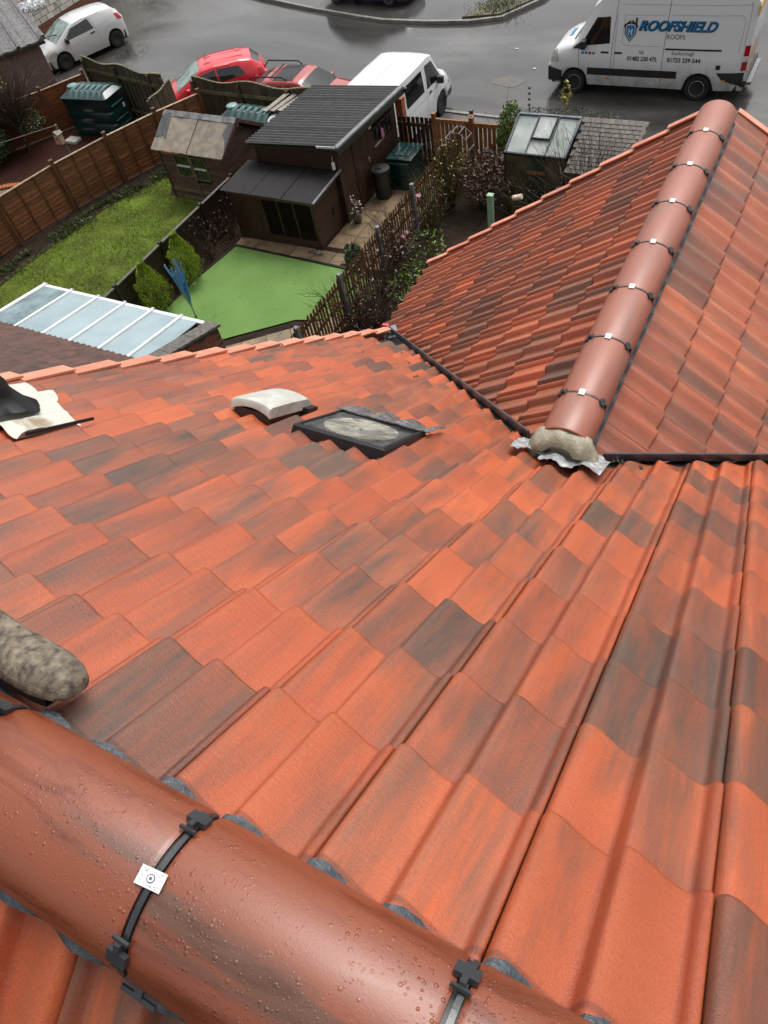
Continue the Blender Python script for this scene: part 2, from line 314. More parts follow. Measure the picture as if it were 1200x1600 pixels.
M['dash'] = mat('pinkish_pebbledash', (.27, .19, .165), (.13, .09, .078), 26, .8, bump=1, bs=60, bd=.02, var=0, spec=.12)
M['asb'] = mat('lichen_fibre_cement_sheet', (.17, .155, .155), (.07, .065, .065), 7, .5, bump=.5, bs=50)
M['block'] = mat('flaking_white_block', (.62, .58, .50), (.30, .26, .20), 4, .7, bump=.7, bs=20, bd=.01, var=.2, lo=.3, hi=.42)
M['joint'] = mat('dark_mossy_joint', (.07, .055, .04), rough=.9)
M['shingle'] = mat('grey_brown_shingle', (.085, .065, .048), (.035, .027, .02), 9, .5, bump=.6, bs=50, var=.3)
M['gpost'] = mat('pale_green_post', (.30, .44, .29), (.22, .34, .21), 5, .4, bump=0)
M['fur'] = mat('mottled_muddy_boot', (.27, .225, .165), (.075, .062, .05), 44, .8, (1.2, 1, 1), .8, 120, .004, lo=.36, hi=.68, spec=.2)
M['sole'] = mat('black_sole', (.01, .01, .01), rough=.6)
M['stone'] = mat('rockery_stone', (.2, .17, .13), (.08, .07, .055), 6, .7, bump=.8, bs=20, bd=.01)
M['mulch'] = mat('dark_red_mulch', (.05, .014, .008), (.02, .008, .006), 20, .8, bump=1, bs=40, bd=.03, var=0, spec=.12)

# ================================================================== LARGE STRUCTURE: terrain
ROADZ = -0.4
def sheet(name, poly, z, m, parent=None, th=.0):
    b = MB(); b.add([V(x, y, z) for x, y in poly], [tuple(range(len(poly)))]); return struct(b.build(name, m, parent))
g = MB(); rows = []
ys = [-60, 0, 6, 12, 17.4, 18.2]; 
for y in ys: rows.append([V(x, y, -.02) for x in (-60, -30, -23.9, -15, 0, 30)])
for y, z in ((19.0, -.25), (19.6, -.42), (24, -.45), (60, -.45), (300, -.45)): rows.append([V(x if y < 50 else x * 5, y, z) for x in (-60, -30, -23.9, -15, 0, 30)])
struct(g.grid(rows).build('ground', M['soil']))
sheet('road', [(-60, 19.55), (-24, 19.55), (-18, 19.3), (-8, 19.3), (40, 19.3), (120, 300), (-200, 300), (-60, 60)], ROADZ, M['asphalt'])
# near pavement beyond the gates with its kerb line
pv = MB(); 
edge = [(-14, 21.85), (-11.3, 21.8), (-10.2, 21.72), (-8.7, 21.62), (-7.6, 21.2), (-6, 20.9), (3, 20.9)]
pv.prism([(-14, 19.2)] + [(3, 19.2)] + edge[::-1], ROADZ, ROADZ + .012)
struct(pv.build('pavement', M['pave']))
kb = MB()
for a, b_ in zip(edge, edge[1:]): kb.beam((*a, ROADZ + .02), (*b_, ROADZ + .02), .12, .06)
struct(kb.build('kerb', M['kerb']))
# far raised parking bay with its kerb
far = [(-38, 36), (-30, 32.6), (-23.5, 30.2), (-20.3, 29.2), (-17.6, 28.5), (-16.4, 28.25), (-14.5, 28.2), (-12.7, 28.35), (-11.6, 28.75), (-10.6, 30.5), (-10, 34)]
fp = MB(); fp.prism(far + [(-10, 80), (-60, 80)], ROADZ, ROADZ + .1); struct(fp.build('parking_bay', M['asphalt']))
kb = MB()
for a, b_ in zip(far, far[1:]): kb.beam((*a, ROADZ + .055), (*b_, ROADZ + .055), .14, .125)
struct(kb.build('far_kerb', M['kerb']))
gv = MB(); gv.prism([(-13.1, 28.5), (-11.7, 28.85), (-10.8, 30.4), (-10.4, 33), (-12.0, 33.5), (-12.6, 30)], ROADZ + .1, ROADZ + .16); struct(gv.build('grass_verge', mat('brown_mossy_verge', (.11, .10, .05), (.05, .04, .025), 3, .7, bump=1, bs=25, bd=.02, var=0)))

# ================================================================== the tiled roofs
TH = 0.616326; CT, ST = cos(TH), sin(TH); D0 = 0.93
PROF = [(0, -.014), (.006, -.0045), (.013, -.0006), (.021, 0), (.032, -.0018), (.045, -.0062), (.060, -.0125), (.076, -.0190), (.093, -.0250), (.108, -.0288), (.1200, -.0305), (.1275, -.0298), (.1325, -.0245), (.1375, -.0125), (.1425, -.0045), (.148, -.0007), (.156, 0), (.167, -.0018),
        (.181, -.0064), (.196, -.0125), (.212, -.0185), (.229, -.0245), (.247, -.0288), (.260, -.0305), (.2675, -.0295), (.2730, -.0225), (.278, -.0145), (.285, -.0118), (.2925, -.0120), (.2965, -.0150)]
PROF = [(x, z * 1.3) for x, z in PROF]
def tile_mesh(name, m, light=False):
    prof = PROF[::2] + [PROF[-1]] if light else PROF
    ys = [(-.42, 0, 0), (-.014, 0, 0), (-.004, -.002, 0), (0, -.007, 0), (-.001, -.024, 0)]
    b = MB(); b.grid([[V(x, y, z + dz) for x, z in [(prof[0][0], prof[0][1] - .02)] + prof + [(prof[-1][0], prof[-1][1] - .02)]] for y, dz, _ in ys])
    me = b.mesh(name, m); me.shade_smooth(); me.set_sharp_from_angle(angle=radians(50)); return me
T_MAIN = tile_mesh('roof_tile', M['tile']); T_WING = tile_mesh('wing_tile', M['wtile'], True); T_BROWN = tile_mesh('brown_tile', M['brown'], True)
RISE = .066
def tile_frame(o, x, y, n, jitter=0):
    y2 = (y + n * (RISE + random.uniform(-jitter, jitter))).normalized(); z2 = x.cross(y2); return frame(o, x, y2, z2)
def put_tile(me, Mt, parent, cuts=()):
    """cuts: (point, normal) in world space; the side the normal points to is removed"""
    use = me; inv = Mt.inverted(); need = False
    cs = [Mt @ V(x, y, -.01) for x in (0, .297) for y in (-.42, 0)]
    for p, n in cuts:
        ds = [(c - p).dot(n) for c in cs]
        if min(ds) > -.03: return None
        if max(ds) > 0: need = True
    if need:
        bm = bmesh.new(); bm.from_mesh(me)
        for p, n in cuts:
            bmesh.ops.bisect_plane(bm, geom=bm.verts[:] + bm.edges[:] + bm.faces[:], plane_co=inv @ p, plane_no=(inv.to_3x3() @ n).normalized(), clear_outer=True)
        if len(bm.faces) < 3: bm.free(); return None
        use = me.copy(); bm.to_mesh(use); bm.free()
    return link('roof_tile', use, parent, Mt)
CAMP = V(0, 0, CAMZ)
nM = V(0, ST, CT); sM = V(0, CT, -ST)                       # main slope: outward normal and down-slope direction
def main_pt(x, s, h=0): return CAMP + V(x, 0, 0) + sM * s + nM * (h - D0)
apexY = -.059; backn = V(0, -ST, CT); backs = V(0, -CT, -ST)
APEX = V(0, apexY, CAMZ - 1.098)
def back_pt(x, s, h=0): return APEX + V(x, 0, 0) + backs * s + backn * h
JX, JY = -.66, 2.25
WZ = CAMZ - 2.75                                              # wing apex line
XV, XE = -3.085, 2.315

house = thing('house', 'large wet red blend tiled roof filling the foreground, its ridge nearest the viewer', 'house', (0, 0, 0))
# walls and deck below the tiles
b = MB()
zr = CAMZ - 1.098 - .16
b.add([V(XV + .1, -4.9, 0), V(XE - .1, -4.9, 0), V(XV + .1, 4.5, 0), V(XE - .1, 4.5, 0), V(XV + .1, -4.9, zr - 4.84 * .708), V(XE - .1, -4.9, zr - 4.84 * .708), V(XV + .1, 4.5, zr - 4.56 * .708), V(XE - .1, 4.5, zr - 4.56 * .708), V(XV + .1, apexY, zr), V(XE - .1, apexY, zr)],
      [(0, 1, 5, 4), (3, 2, 6, 7), (2, 0, 4, 8, 6), (1, 3, 7, 9, 5), (4, 5, 9, 8), (8, 9, 7, 6)])
b.build('wall', M['brick'], house)
b = MB(); b.add([main_pt(XV + .02, .53, -.085), main_pt(XE, .53, -.085), main_pt(XE, 5.5, -.085), main_pt(JX + .0, 3.40, -.085), main_pt(XV + .02, 6.35, -.085)], [(0, 1, 2, 3, 4)])
b.add([back_pt(XV, .0, -.085), back_pt(XV, 5.9, -.085), back_pt(XE, 5.9, -.085), back_pt(XE, 0, -.085)], [(0, 1, 2, 3)])
b.build('underlay', M['under'], house)
r2 = 1 / sqrt(2)
cutL = (V(JX - .02, JY - .045, 0), V(r2, r2, 0)); cutR = (V(JX + .02, JY - .045, 0), V(-r2, r2, 0))
X0 = V(1, 0, 0); GX = -.085
for k in range(17):
    s = .78 + .31 * k
    if k == 0: continue
    for i in range(-10, 8):
        x = GX + .3 * i; dx = x + .15 - JX
        o = main_pt(x, s + random.uniform(-.003, .003), random.uniform(-.0015, .0015))
        cuts = []
        if x + .3 > JX and x < JX: 
            pass
        if dx < 0: cuts = [(V(JX - .02, JY - .045, 0), V(r2, r2, 0))] if False else [(V(JX, JY - .045, 0), V(r2, r2, 0))]
        else: cuts = [(V(JX, JY - .045, 0), V(-r2, r2, 0))]
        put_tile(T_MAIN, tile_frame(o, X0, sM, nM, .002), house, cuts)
for k in range(6):
    for i in range(-10, 5 if k < 3 else -3):
        o = back_pt(GX + .3 * i + .3 + .02, .46 + .31 * k)
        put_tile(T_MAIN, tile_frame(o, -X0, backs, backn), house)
# verge pieces along the left edge
vb = MB(); vb.box(-.03, .055, -.318, 0, -.004, .008); vb.box(-.042, -.03, -.318, 0, -.15, .008); VM = vb.mesh('verge_tile', M['verge'])
for k in range(1, 19):
    o = main_pt(XV - .02, .78 + .31 * k, .006); y2 = (sM + nM * .085).normalized()
    link('verge_tile', VM, house, frame(o, X0, y2, X0.cross(y2)))

# ridge tiles
def ridge_mesh(name, m, L=.429, rx=.126, rz=.107, th=.014, taper=.0):
    b = MB(); n = 26; rows = []
    def arc(x, k=1, q=0):
        out = []
        for i in range(n + 1):
            a = pi * i / n; out.append(V(x, -rx * k * cos(a) if True else 0, (rz * k) * (sin(a) ** .92 if sin(a) > 1e-6 else 0) - q))
        return out
    def inner(x): return [V(x, -(rx - th) * cos(pi * i / n), (rz - th) * sin(pi * i / n)) for i in range(n + 1)]
    sec = [(0, .975), (.004, .99), (.010, 1), (L * .5, 1), (L - .010, 1), (L - .004, .99), (L, .975)]
    for x, k in sec: rows.append(arc(x, k))
    b.grid(rows); b.grid([inner(L), inner(0)])
    b.grid([arc(0, .975), inner(0)]); b.grid([inner(L), arc(L, .975)])
    b.add([arc(0, .975)[0], arc(L, .975)[0], inner(L)[0], inner(0)[0], arc(0, .975)[-1], arc(L, .975)[-1], inner(L)[-1], inner(0)[-1]], [(0, 1, 2, 3), (7, 6, 5, 4)])
    return b.mesh(name, m, 60)
R_MAIN = ridge_mesh('ridge_tile', M['ridge']); 
def union_meshes(rx=.126, rz=.107, big=True):
    out = {}
    b = MB(); n = 20                                              # dark gasket in the joint
    b.grid([[V(x, -(rx - .006) * cos(pi * i / n), (rz - .006) * sin(pi * i / n)) for i in range(n + 1)] for x in (-.018, .018)]); out['union'] = b.mesh('ridge_union', M['gap'], 60)
    b = MB()                                                      # raised strap with a step
    b.grid([[V(x, -(rx + d) * cos(a), (rz + d) * sin(a)) for a in [radians(18 + 144 * i / n) for i in range(n + 1)]] for x, d in ((-.0045, -.004), (-.0045, .0025), (.0045, .0025), (.0045, -.004))]); out['strap'] = b.mesh('ridge_strap', M['clip'], 30)
    b = MB(); b.box(-.022, .022, -.012, .012, 0, .010); b.box(-.010, .010, .012, .020, .0, .008); b.box(-.006, .006, -.030, -.012, 0, .012); b.box(-.018, .018, -.036, -.030, 0, .006); out['clip'] = b.mesh('ridge_clip', M['clip'])
    b = MB(); b.box(-.024, .024, -.016, .016, 0, .0016); b.mi = 1
    if big:
        b.lathe([(.0075, .0016), (.0075, .0021)], 20); b.mi = 2; b.lathe([(.0058, .0021), (.0058, .0024)], 20); b.mi = 1; b.box(-.0024, .0024, -.0024, .0024, .0024, .0028)
        for q in range(16):
            x = random.uniform(-.021, .021); y = random.choice((-1, 1)) * random.uniform(.0085, .013); b.box(x - .0016, x + .0016, y - .0003, y + .0003, .0016, .0019)
        for q in range(10):
            y = random.uniform(-.012, .012); x = random.choice((-1, 1)) * random.uniform(.012, .020); b.box(x - .0003, x + .0004, y - .0012, y + .0012, .0016, .0019)
    out['plate'] = b.mesh('clamp_plate', [M['white'], M['ink'], M['white']]); return out
U_MAIN = union_meshes()
def arc_frame(base, ang, rx=.126, rz=.107, lift=.003, ridgedir=V(1, 0, 0), side=V(0, 1, 0), tilt=0):
    """frame on the ridge tile at an angle measured from the top, x along the ridge"""
    p = base + side * (rx + lift) * sin(ang) + V(0, 0, (rz + lift) * cos(ang))
    n = (side * sin(ang) / rx + V(0, 0, cos(ang) / rz)).normalized(); y = n.cross(ridgedir).normalized()
    x = ridgedir
    if tilt: x = x * cos(tilt) + y * sin(tilt); y = n.cross(x)
    return frame(p, x, y, n)
RB = V(0, apexY - .0, CAMZ - 1.187)
for k in range(-6, 6):
    x = -.0885 + .4475 * k
    if x + .44 > XE + .1: continue
    link('ridge_tile', R_MAIN, house, Matrix.Translation(V(x + .0095, apexY, RB.z)))
    link('ridge_union', U_MAIN['union'], house, Matrix.Translation(V(x, apexY, RB.z)))
    link('ridge_strap', U_MAIN['strap'], house, Matrix.Translation(V(x + .003, apexY, RB.z)))
    base = V(x, apexY, RB.z)
    link('clamp_plate', U_MAIN['plate'], house, arc_frame(base, .02, lift=.004, tilt=.10) @ Matrix.Diagonal((.92, .82, 1, 1)))
    CS = Matrix.Diagonal((.8, .8, .9, 1)); link('ridge_clip', U_MAIN['clip'], house, arc_frame(base, .86) @ CS)
    fm = arc_frame(base, -.86); link('ridge_clip', U_MAIN['clip'], house, fm @ Matrix.Rotation(pi, 4, 'Z') @ CS)
# slate blue ridge roll: wavy strip that peeps out past both edges of the ridge tiles
def prof_z(x):
    u = (x - GX) % .3
    for (a, za), (c, zc) in zip(PROF, PROF[1:]):
        if a <= u <= c: return za + (zc - za) * (u - a) / (c - a)
    return -.012
b = MB(); top = []; bot = []; n = 700
for i in range(n + 1):
    x = XV + (XE - XV) * i / n; u = ((x - GX) % .15) / .15
    ex = .752 + .016 * max(0, sin(pi * min(1, u / .7))) * (1 if u < .7 else 0) + .0012 * sin(x * 230) - .004
    cr = .0012 * sin(x * 900)
    z = prof_z(x); top.append(main_pt(x, .70, z * .9 + .002)); bot.append(main_pt(x, ex, z + .0012 + cr * .5))
b.grid([top, bot, [p - nM * .004 for p in bot]]); b.build('ridge_roll', M['foam'], house)
b = MB(); top = []; bot = []
for i in range(n + 1):
    x = XV + (XE - XV) * i / n; u = ((-x + GX) % .15) / .15
    z = -.008 - .012 * sin(2 * pi * u) ; top.append(back_pt(x, .10, .0)); bot.append(back_pt(x, .172 + .004 * sin(2 * pi * u), z))
b.grid([top, bot]); b.build('ridge_roll', M['foam'], house)
b = MB(); b.box(-.032, .032, -.004, .004, 0, .004); b.beam((0, 0, .003), (-.0, .03, .003), .014, .005); cm = b.mesh('ridge_bracket', M['clip'])
link('ridge_bracket', cm, house, frame(back_pt(-.505, .155, .012), X0, backs * -1, X0.cross(backs * -1)))

# ------------------------------------------------------------------ rear wing
wing = thing('house_wing', 'lower rear wing roof of red tiles with its own ridge running away to a gable', 'house wing', (0, 0, 0))
YG = 5.98
nL = V(-ST, 0, CT); sL = V(-CT, 0, -ST); nR = V(ST, 0, CT); sR = V(CT, 0, -ST); Y0 = V(0, 1, 0)
def wl(y, s, h=0): return V(JX, y, WZ) + sL * s + nL * h
def wr(y, s, h=0): return V(JX, y, WZ) + sR * s + nR * h
SE = 3.26
b = MB(); zc = WZ - .16; xe = 2.5
b.add([V(JX - xe, 3.0, 0), V(JX + xe, 3.0, 0), V(JX - xe, YG - .15, 0), V(JX + xe, YG - .15, 0), V(JX - xe, 3, zc - xe * .708), V(JX + xe, 3, zc - xe * .708), V(JX - xe, YG - .15, zc - xe * .708), V(JX + xe, YG - .15, zc - xe * .708), V(JX, 3, zc), V(JX, YG - .15, zc)],
      [(1, 3, 7, 5), (3, 2, 6, 9, 7), (2, 0, 4, 6), (0, 1, 5, 8, 4)])
b.build('wall', M['brick'], wing)
b = MB(); vy = JY + .0
for f in (wl, wr): b.add([f(vy, 0, -.085), f(YG - .02, 0, -.085), f(YG - .02, SE - .05, -.085), f(vy + 3.2 * CT, SE - .05, -.085)], [(0, 1, 2, 3)])
b.build('underlay', M['under'], wing)
for side in (0, 1):
    for k in range(10):
        s = .46 + .311 * k
        for i in range(13):
            off = .10 if side == 0 else 0
            if side == 0: y = YG - .3 * (i + 1); f, d, nn, xx, me = wl, sL, nL, Y0, T_WING; cut = (V(JX, JY + .03, 0), V(-r2, -r2, 0))
            else: y = YG - .3 * i; f, d, nn, xx, me = wr, sR, nR, -Y0, T_WING; cut = (V(JX, JY + .03, 0), V(r2, -r2, 0))
            ym = y + (.15 if side == 0 else -.15)
            if ym + .4 < JY + (s - .42) * CT: continue
            cut = (cut[0], V(r2 if side == 1 else -r2, -r2, 0))
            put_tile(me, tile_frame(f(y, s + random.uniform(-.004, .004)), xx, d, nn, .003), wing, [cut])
# verge pieces at the gable
vb = MB(); vb.box(-.025, .02, -.32, 0, -.002, .008); vb.box(.02, .032, -.32, 0, -.15, .008); V2 = vb.mesh('verge_tile', M['verge'])
vb = MB(); vb.box(-.02, .025, -.32, 0, -.002, .008); vb.box(-.032, -.02, -.32, 0, -.15, .008); V3 = vb.mesh('verge_tile', M['verge'])
for k in range(10):
    y2 = (sL + nL * .085).normalized(); link('verge_tile', V2, wing, frame(wl(YG, .46 + .311 * k, .008), Y0, y2, Y0.cross(y2)))
    y2 = (sR + nR * .085).normalized(); link('verge_tile', V3, wing, frame(wr(YG, .46 + .311 * k, .008), -Y0, y2, (-Y0).cross(y2)))
# wing ridge
R_WING = ridge_mesh('ridge_tile', M['ridge2'], .428, .128, .108); U_W = union_meshes(.128, .108, False)
RZ = CAMZ - 2.728; Rq = Matrix.Rotation(pi / 2, 4, 'Z')
for k in range(8):
    y = 2.60 + .436 * (k - 1) if k else 2.30
    if k == 0:
        o = link('ridge_tile', R_WING, wing, Matrix.Translation(V(JX, 2.34, RZ)) @ Rq @ Matrix.Diagonal((.60, 1, 1, 1))); continue
    o = link('ridge_tile', R_WING, wing, Matrix.Translation(V(JX, y + .003, RZ)) @ Rq)
    base = V(JX, y - .002, RZ)
    link('ridge_union', U_W['union'], wing, Matrix.Translation(base) @ Rq @ Matrix.Scale(1.015, 4, (0, 1, 0)))
    link('ridge_strap', U_W['strap'], wing, Matrix.Translation(base) @ Rq)
    for a, nm in ((0, 'plate'), (.92, 'clip'), (-.92, 'clip')):
        fm = arc_frame(base, a, .128, .108, .004 if nm == 'plate' else .001, V(0, 1, 0), V(1, 0, 0))
        if nm == 'plate': fm = fm @ Matrix.Diagonal((.8, .95, 1, 1))
        link('clamp_plate' if nm == 'plate' else 'ridge_clip', U_W[nm], wing, fm)
for sd in (1, -1):                                                # slate blue roll beside the ridge
    b = MB(); a_ = []; c_ = []
    f, nn = (wr, nR) if sd > 0 else (wl, nL)
    for i in range(241):
        y = JY + .1 + (YG - .3 - JY) * i / 240; a_.append(f(y, .08, .012)); c_.append(f(y, .160 + .003 * sin(y * 42), .001 - .013 * (1 + sin(y * 41.9))))
    b.grid([a_, c_]); b.build('ridge_roll', M['foam'], wing)
# valleys: dark trough with an upstand rib
for sgn, L_ in ((-1, 3.50), (1, 3.4)):
    b = MB(); a = V(JX, JY, WZ - .01); dirv = V(sgn, 1, -ST / CT).normalized() ; e = a + dirv * (L_ * 1.0 + .45)
    st = a + dirv * (.36 if sgn < 0 else .28)
    b.beam(st + V(0, 0, .03), e + V(0, 0, .022), .014, .055); b.build('valley_rib', M['rib'], house, bevel=.004)
    b = MB(); b.beam(a + V(0, 0, -.055), e + V(0, 0, -.055), .14, .01); b.build('valley_trough', M['black'], house)
# lead saddle and mortar bedding where the wing ridge meets the main slope
def crumple(x0, x1, s0, s1, nx, ny, amp, h0, base):
    rows = []
    for j in range(ny + 1):
        r = []
        for i in range(nx + 1):
            x = x0 + (x1 - x0) * i / nx; s = s0 + (s1 - s0) * j / ny
            if i in (0, nx): s += .02 * noise.noise(V(s * 9, x, 3)); x += .03 * noise.noise(V(x * 3, s * 9, 1))
            if j in (0, ny): s += .03 * noise.noise(V(x * 11, 1, 5))
            zz = prof_z(x) * (1 if base == 'prof' else .35)
            r.append(main_pt(x, s, h0 + zz + amp * noise.noise(V(x * 14, s * 14, 2)) + amp * .5 * noise.noise(V(x * 40, s * 40, 7))))
        rows.append(r)
    return rows
b = MB()
for (x0, x1, s0, s1) in ((-.90, -.70, 3.40, 3.62), (-.735, -.56, 3.30, 3.56), (-.60, -.43, 3.33, 3.60)): b.grid(crumple(x0, x1, s0, s1, 26, 22, .016, .012, 'flat'))
b.build('lead_saddle', M['lead'], house, smooth=70)
b = MB(); rows = []
for i in range(25):
    a = pi * i / 24; c = V(JX, 2.315, RZ - .05) + V(-.135 * cos(a), -.005 + .02 * sin(a), .100 * sin(a)); rr = .044 + .012 * noise.noise(V(a * 2, 0, 4)); ring = []
    for k in range(12):
        q = 2 * pi * k / 12; rad = V(-cos(a), 0, sin(a)); p = c + rad * rr * cos(q) + V(0, 1, 0) * rr * 1.5 * sin(q); p += p.normalized() * 0 + V(1, 1, 1) * .006 * noise.noise(p * 40); ring.append(p)
    rows.append(ring)
b.grid(rows, True); b.add([r for r in rows[0]], [tuple(range(12))]); b.add([r for r in rows[-1]], [tuple(range(11, -1, -1))]); b.lathe([(.02, -.03), (.11, -.02), (.12, .0), (.10, .02), (.02, .03)], 20, Matrix.Translation((JX, 2.32, RZ - .03)) @ Matrix.Rotation(pi / 2, 4, 'X')); b.build('mortar_bed', M['mortar'], wing, smooth=70)
# grey hopper at the foot of the left valley
b = MB(); p = main_pt(-3.14, 6.42); b.box(-.06, .06, -.08, .10, -.06, .015, Matrix.Translation(p + V(.08, -.05, 0)) @ Matrix.Rotation(.7, 4, 'Z')); b.build('valley_foot', M['grey'], house, bevel=.01)
b = MB(); b.box(-.035, .035, -.02, .02, -.02, .015, Matrix.Translation(main_pt(-3.2, 6.5, .01))); b.build('red_stop', M['pred'], house, bevel=.008)

# ---- vent, sun pipe, pipe slate (fixed to the roof: parts of the house)
def MF(x, s, h=0): return frame(main_pt(x, s, h), X0, sM, nM)
FR = MF(-2.035, 2.975, .006)
vx0, vx1, vs0, vs1 = -.11, .11, -.19, .17
b = MB(); rows = []
for j, (yy, zz) in enumerate(((vs0 + .0, 0), (vs0, .036), (vs0 + .005, .046), (vs0 + .02, .052), (0, .055), (vs1 - .03, .052), (vs1, .036), (vs1, .0))):
    r = []
    for i in range(17):
        u = -1 + 2 * i / 16; zz2 = zz + (.017 * (1 - u * u) if zz > 0 else (.028 * (1 - u * u) - .0)) - .01
        if abs(u) > .99: zz2 = min(zz2, zz - .014)
        r.append(FR @ V(u * .115, yy, zz2))
    rows.append(r)
b.grid(rows); 
for i in (0, 16):
    col = [r[i] for r in rows]; low = [FR @ V((-1 if i == 0 else 1) * .115, y_, .0) for y_ in (vs1, vs0)]
    b.add(col + [], [tuple(range(len(col)))])
b.build('tile_vent', M['vent'], house, smooth=35)
b = MB(); b.box(-.10, .11, -.18, .16, -.04, .004, FR); b.box(-.09, .15, .10, .19, -.03, -.0, FR); b.build('vent_base', M['black'], house)
SP = MF(-1.525, 2.985, -.010)
hx, hy = .235, .215
b = MB(); o1 = [(-hx, -hy), (hx, -hy), (hx, hy), (-hx, hy)]; 
def rectring(b, k0, z0, k1, z1):
    a = [SP @ V(x * k0, y * k0, z0) for x, y in o1]; c = [SP @ V(x * k1, y * k1, z1) for x, y in o1]; b.add(a + c, [(i, (i + 1) % 4, 4 + (i + 1) % 4, 4 + i) for i in range(4)])
for q in ((1.06, -.03, 1.04, .016), (1.04, .016, 1.0, .026), (1.0, .026, .94, .026), (.94, .026, .93, .018)): rectring(b, *q)
b.build('sun_pipe_frame', M['black'], house, smooth=20)
b = MB(); n = 40
outer = []; 
for i in range(n):                                                # square rim down to a round opening
    a = 2 * pi * (i + .5) / n; k = .94 / max(abs(cos(a)), abs(sin(a))); outer.append(SP @ V(hx * k * cos(a), hy * k * sin(a), .020))
ring = [SP @ V(.185 * cos(2 * pi * (i + .5) / n), .17 * sin(2 * pi * (i + .5) / n), .019) for i in range(n)]
b.grid([outer, ring], True); b.build('sun_pipe_surround', mat('wet_grey_frame_glass', (.10, .10, .095), (.02, .02, .02), 9, .08, bump=.3, bs=20, bd=.01), house, smooth=50)
b = MB(); ring2 = [[SP @ V(.185 * k * cos(2 * pi * (i + .5) / n), .17 * k * sin(2 * pi * (i + .5) / n), z) for i in range(n)] for k, z in ((1, .019), (.93, .018), (.8, .016), (.5, .0155), (.05, .015))]
b.grid(ring2, True); b.build('sun_pipe_dome', mat('cream_diffuser_painted_reflection', (.36, .34, .26), (.14, .135, .115), 9, .08, bump=.8, bs=22, bd=.02, coat=1, lo=.42, hi=.56), house, smooth=50)  # cream pane; its grey reflection is painted in as two-tone noise
b = MB()                                                          # pleated apron below the sun pipe
for i in range(60):
    x = -1.78 + .54 * i / 60; u = ((x - GX) % .15) / .15; ext = .07 + .06 * abs(sin(pi * (u + .1)))
    b.tube([main_pt(x, 3.17, .022), main_pt(x, 3.2 + ext * .5, prof_z(x) * .6 + .03), main_pt(x + .004, 3.2 + ext + .05, prof_z(x) + .018)], .0042, 5)
stuff(b.build('pleated_apron', mat('pleated_aluminium', (.34, .34, .34), (.08, .08, .08), 50, .35, bump=0, metal=.2), house))
b = MB(); b.add([main_pt(-1.77, 2.8, -.01), main_pt(-1.28, 2.8, -.01), main_pt(-1.28, 3.27, .008), main_pt(-1.78, 3.27, .008)], [(0, 1, 2, 3)]); b.build('flashing', M['clip'], house)
# pipe with its slate
b = MB(); b.grid(crumple(-2.98, -2.345, 1.76, 2.07, 40, 24, .004, .018, 'prof')); b.grid(crumple(-2.98, -2.53, 2.06, 2.15, 30, 6, .004, .017, 'prof')); b.grid(crumple(-2.98, -2.70, 2.13, 2.25, 20, 6, .004, .016, 'prof')); b.build('lead_slate', M['leadpaint'], house, smooth=60)
b = MB(); b.beam(main_pt(-2.333, 1.78, .004), main_pt(-2.329, 2.10, .012), .008, .012, nM); b.build('slate_edge', M['black'], house)
pc = main_pt(-2.66, 1.93, .0)
b = MB(); rows = []
for t_, rr in ((0, .125), (.02, .12), (.05, .09), (.09, .075), (.12, .073), (.16, .066), (.2, .064)):
    ring = []
    for i in range(32):
        a = 2 * pi * i / 32; q = rr * (1 + .06 * sin(a * 5 + t_ * 60)); base = pc + V(cos(a) * q * 1.15, 0, 0) + (sM * (sin(a) * q * 1.25)) * (1 - t_ / .2) + V(0, sin(a) * q, 0) * (t_ / .2)
        ring.append(base + V(0, 0, t_ + .012))
    rows.append(ring)
b.grid(rows, True); b.build('pipe_boot', M['black'], house, smooth=40)
b = MB(); b.tube([pc + V(0, 0, 0), pc + V(0, 0, .72)], .058, 28, False); b.build('soil_pipe', M['black'], house, smooth=50)

# ------------------------------------------------------------------ neighbour's brown roof
nb = thing('neighbour_roof', 'dark brown interlocking tile roof at the left, lower than the red verge', 'roof', (0, 0, 0))
NBO = V(-9.35, 6.2, 2.78)
b = MB(); sB = sM; q = lambda x, s, h: V(x, 0, 0) + V(0, NBO.y, NBO.z) + sM * s + nM * h
b.add([q(-19, -7, -.05), q(-7.2, -7, -.05), q(-7.2, -.03, -.05), q(-19, -.03, -.05)], [(0, 1, 2, 3)]); b.build('underlay', M['under'], nb)
b = MB(); b.box(-18.9, -7.3, -2, 6.0, 0, 2.62); b.build('wall', M['brick'], nb)
cnt = 0; restb = MB(); bt = [(v.co.copy()) for v in T_BROWN.vertices]; bf = [tuple(p.vertices) for p in T_BROWN.polygons]
for k in range(20):
    for i in range(20):
        x = -9.35 - .3 * i + .9; Mt = tile_frame(q(x, -.31 * k, 0) + V(0, 0, 0), X0, sM, nM, .004)
        if k < 12 and i < 19 and cnt < 230: link('roof_tile', T_BROWN, nb, Mt); cnt += 1
        else: restb.add([Mt @ v for v in bt], bf)
stuff(restb.build('roof_tiles', M['brown'], nb, smooth=50))

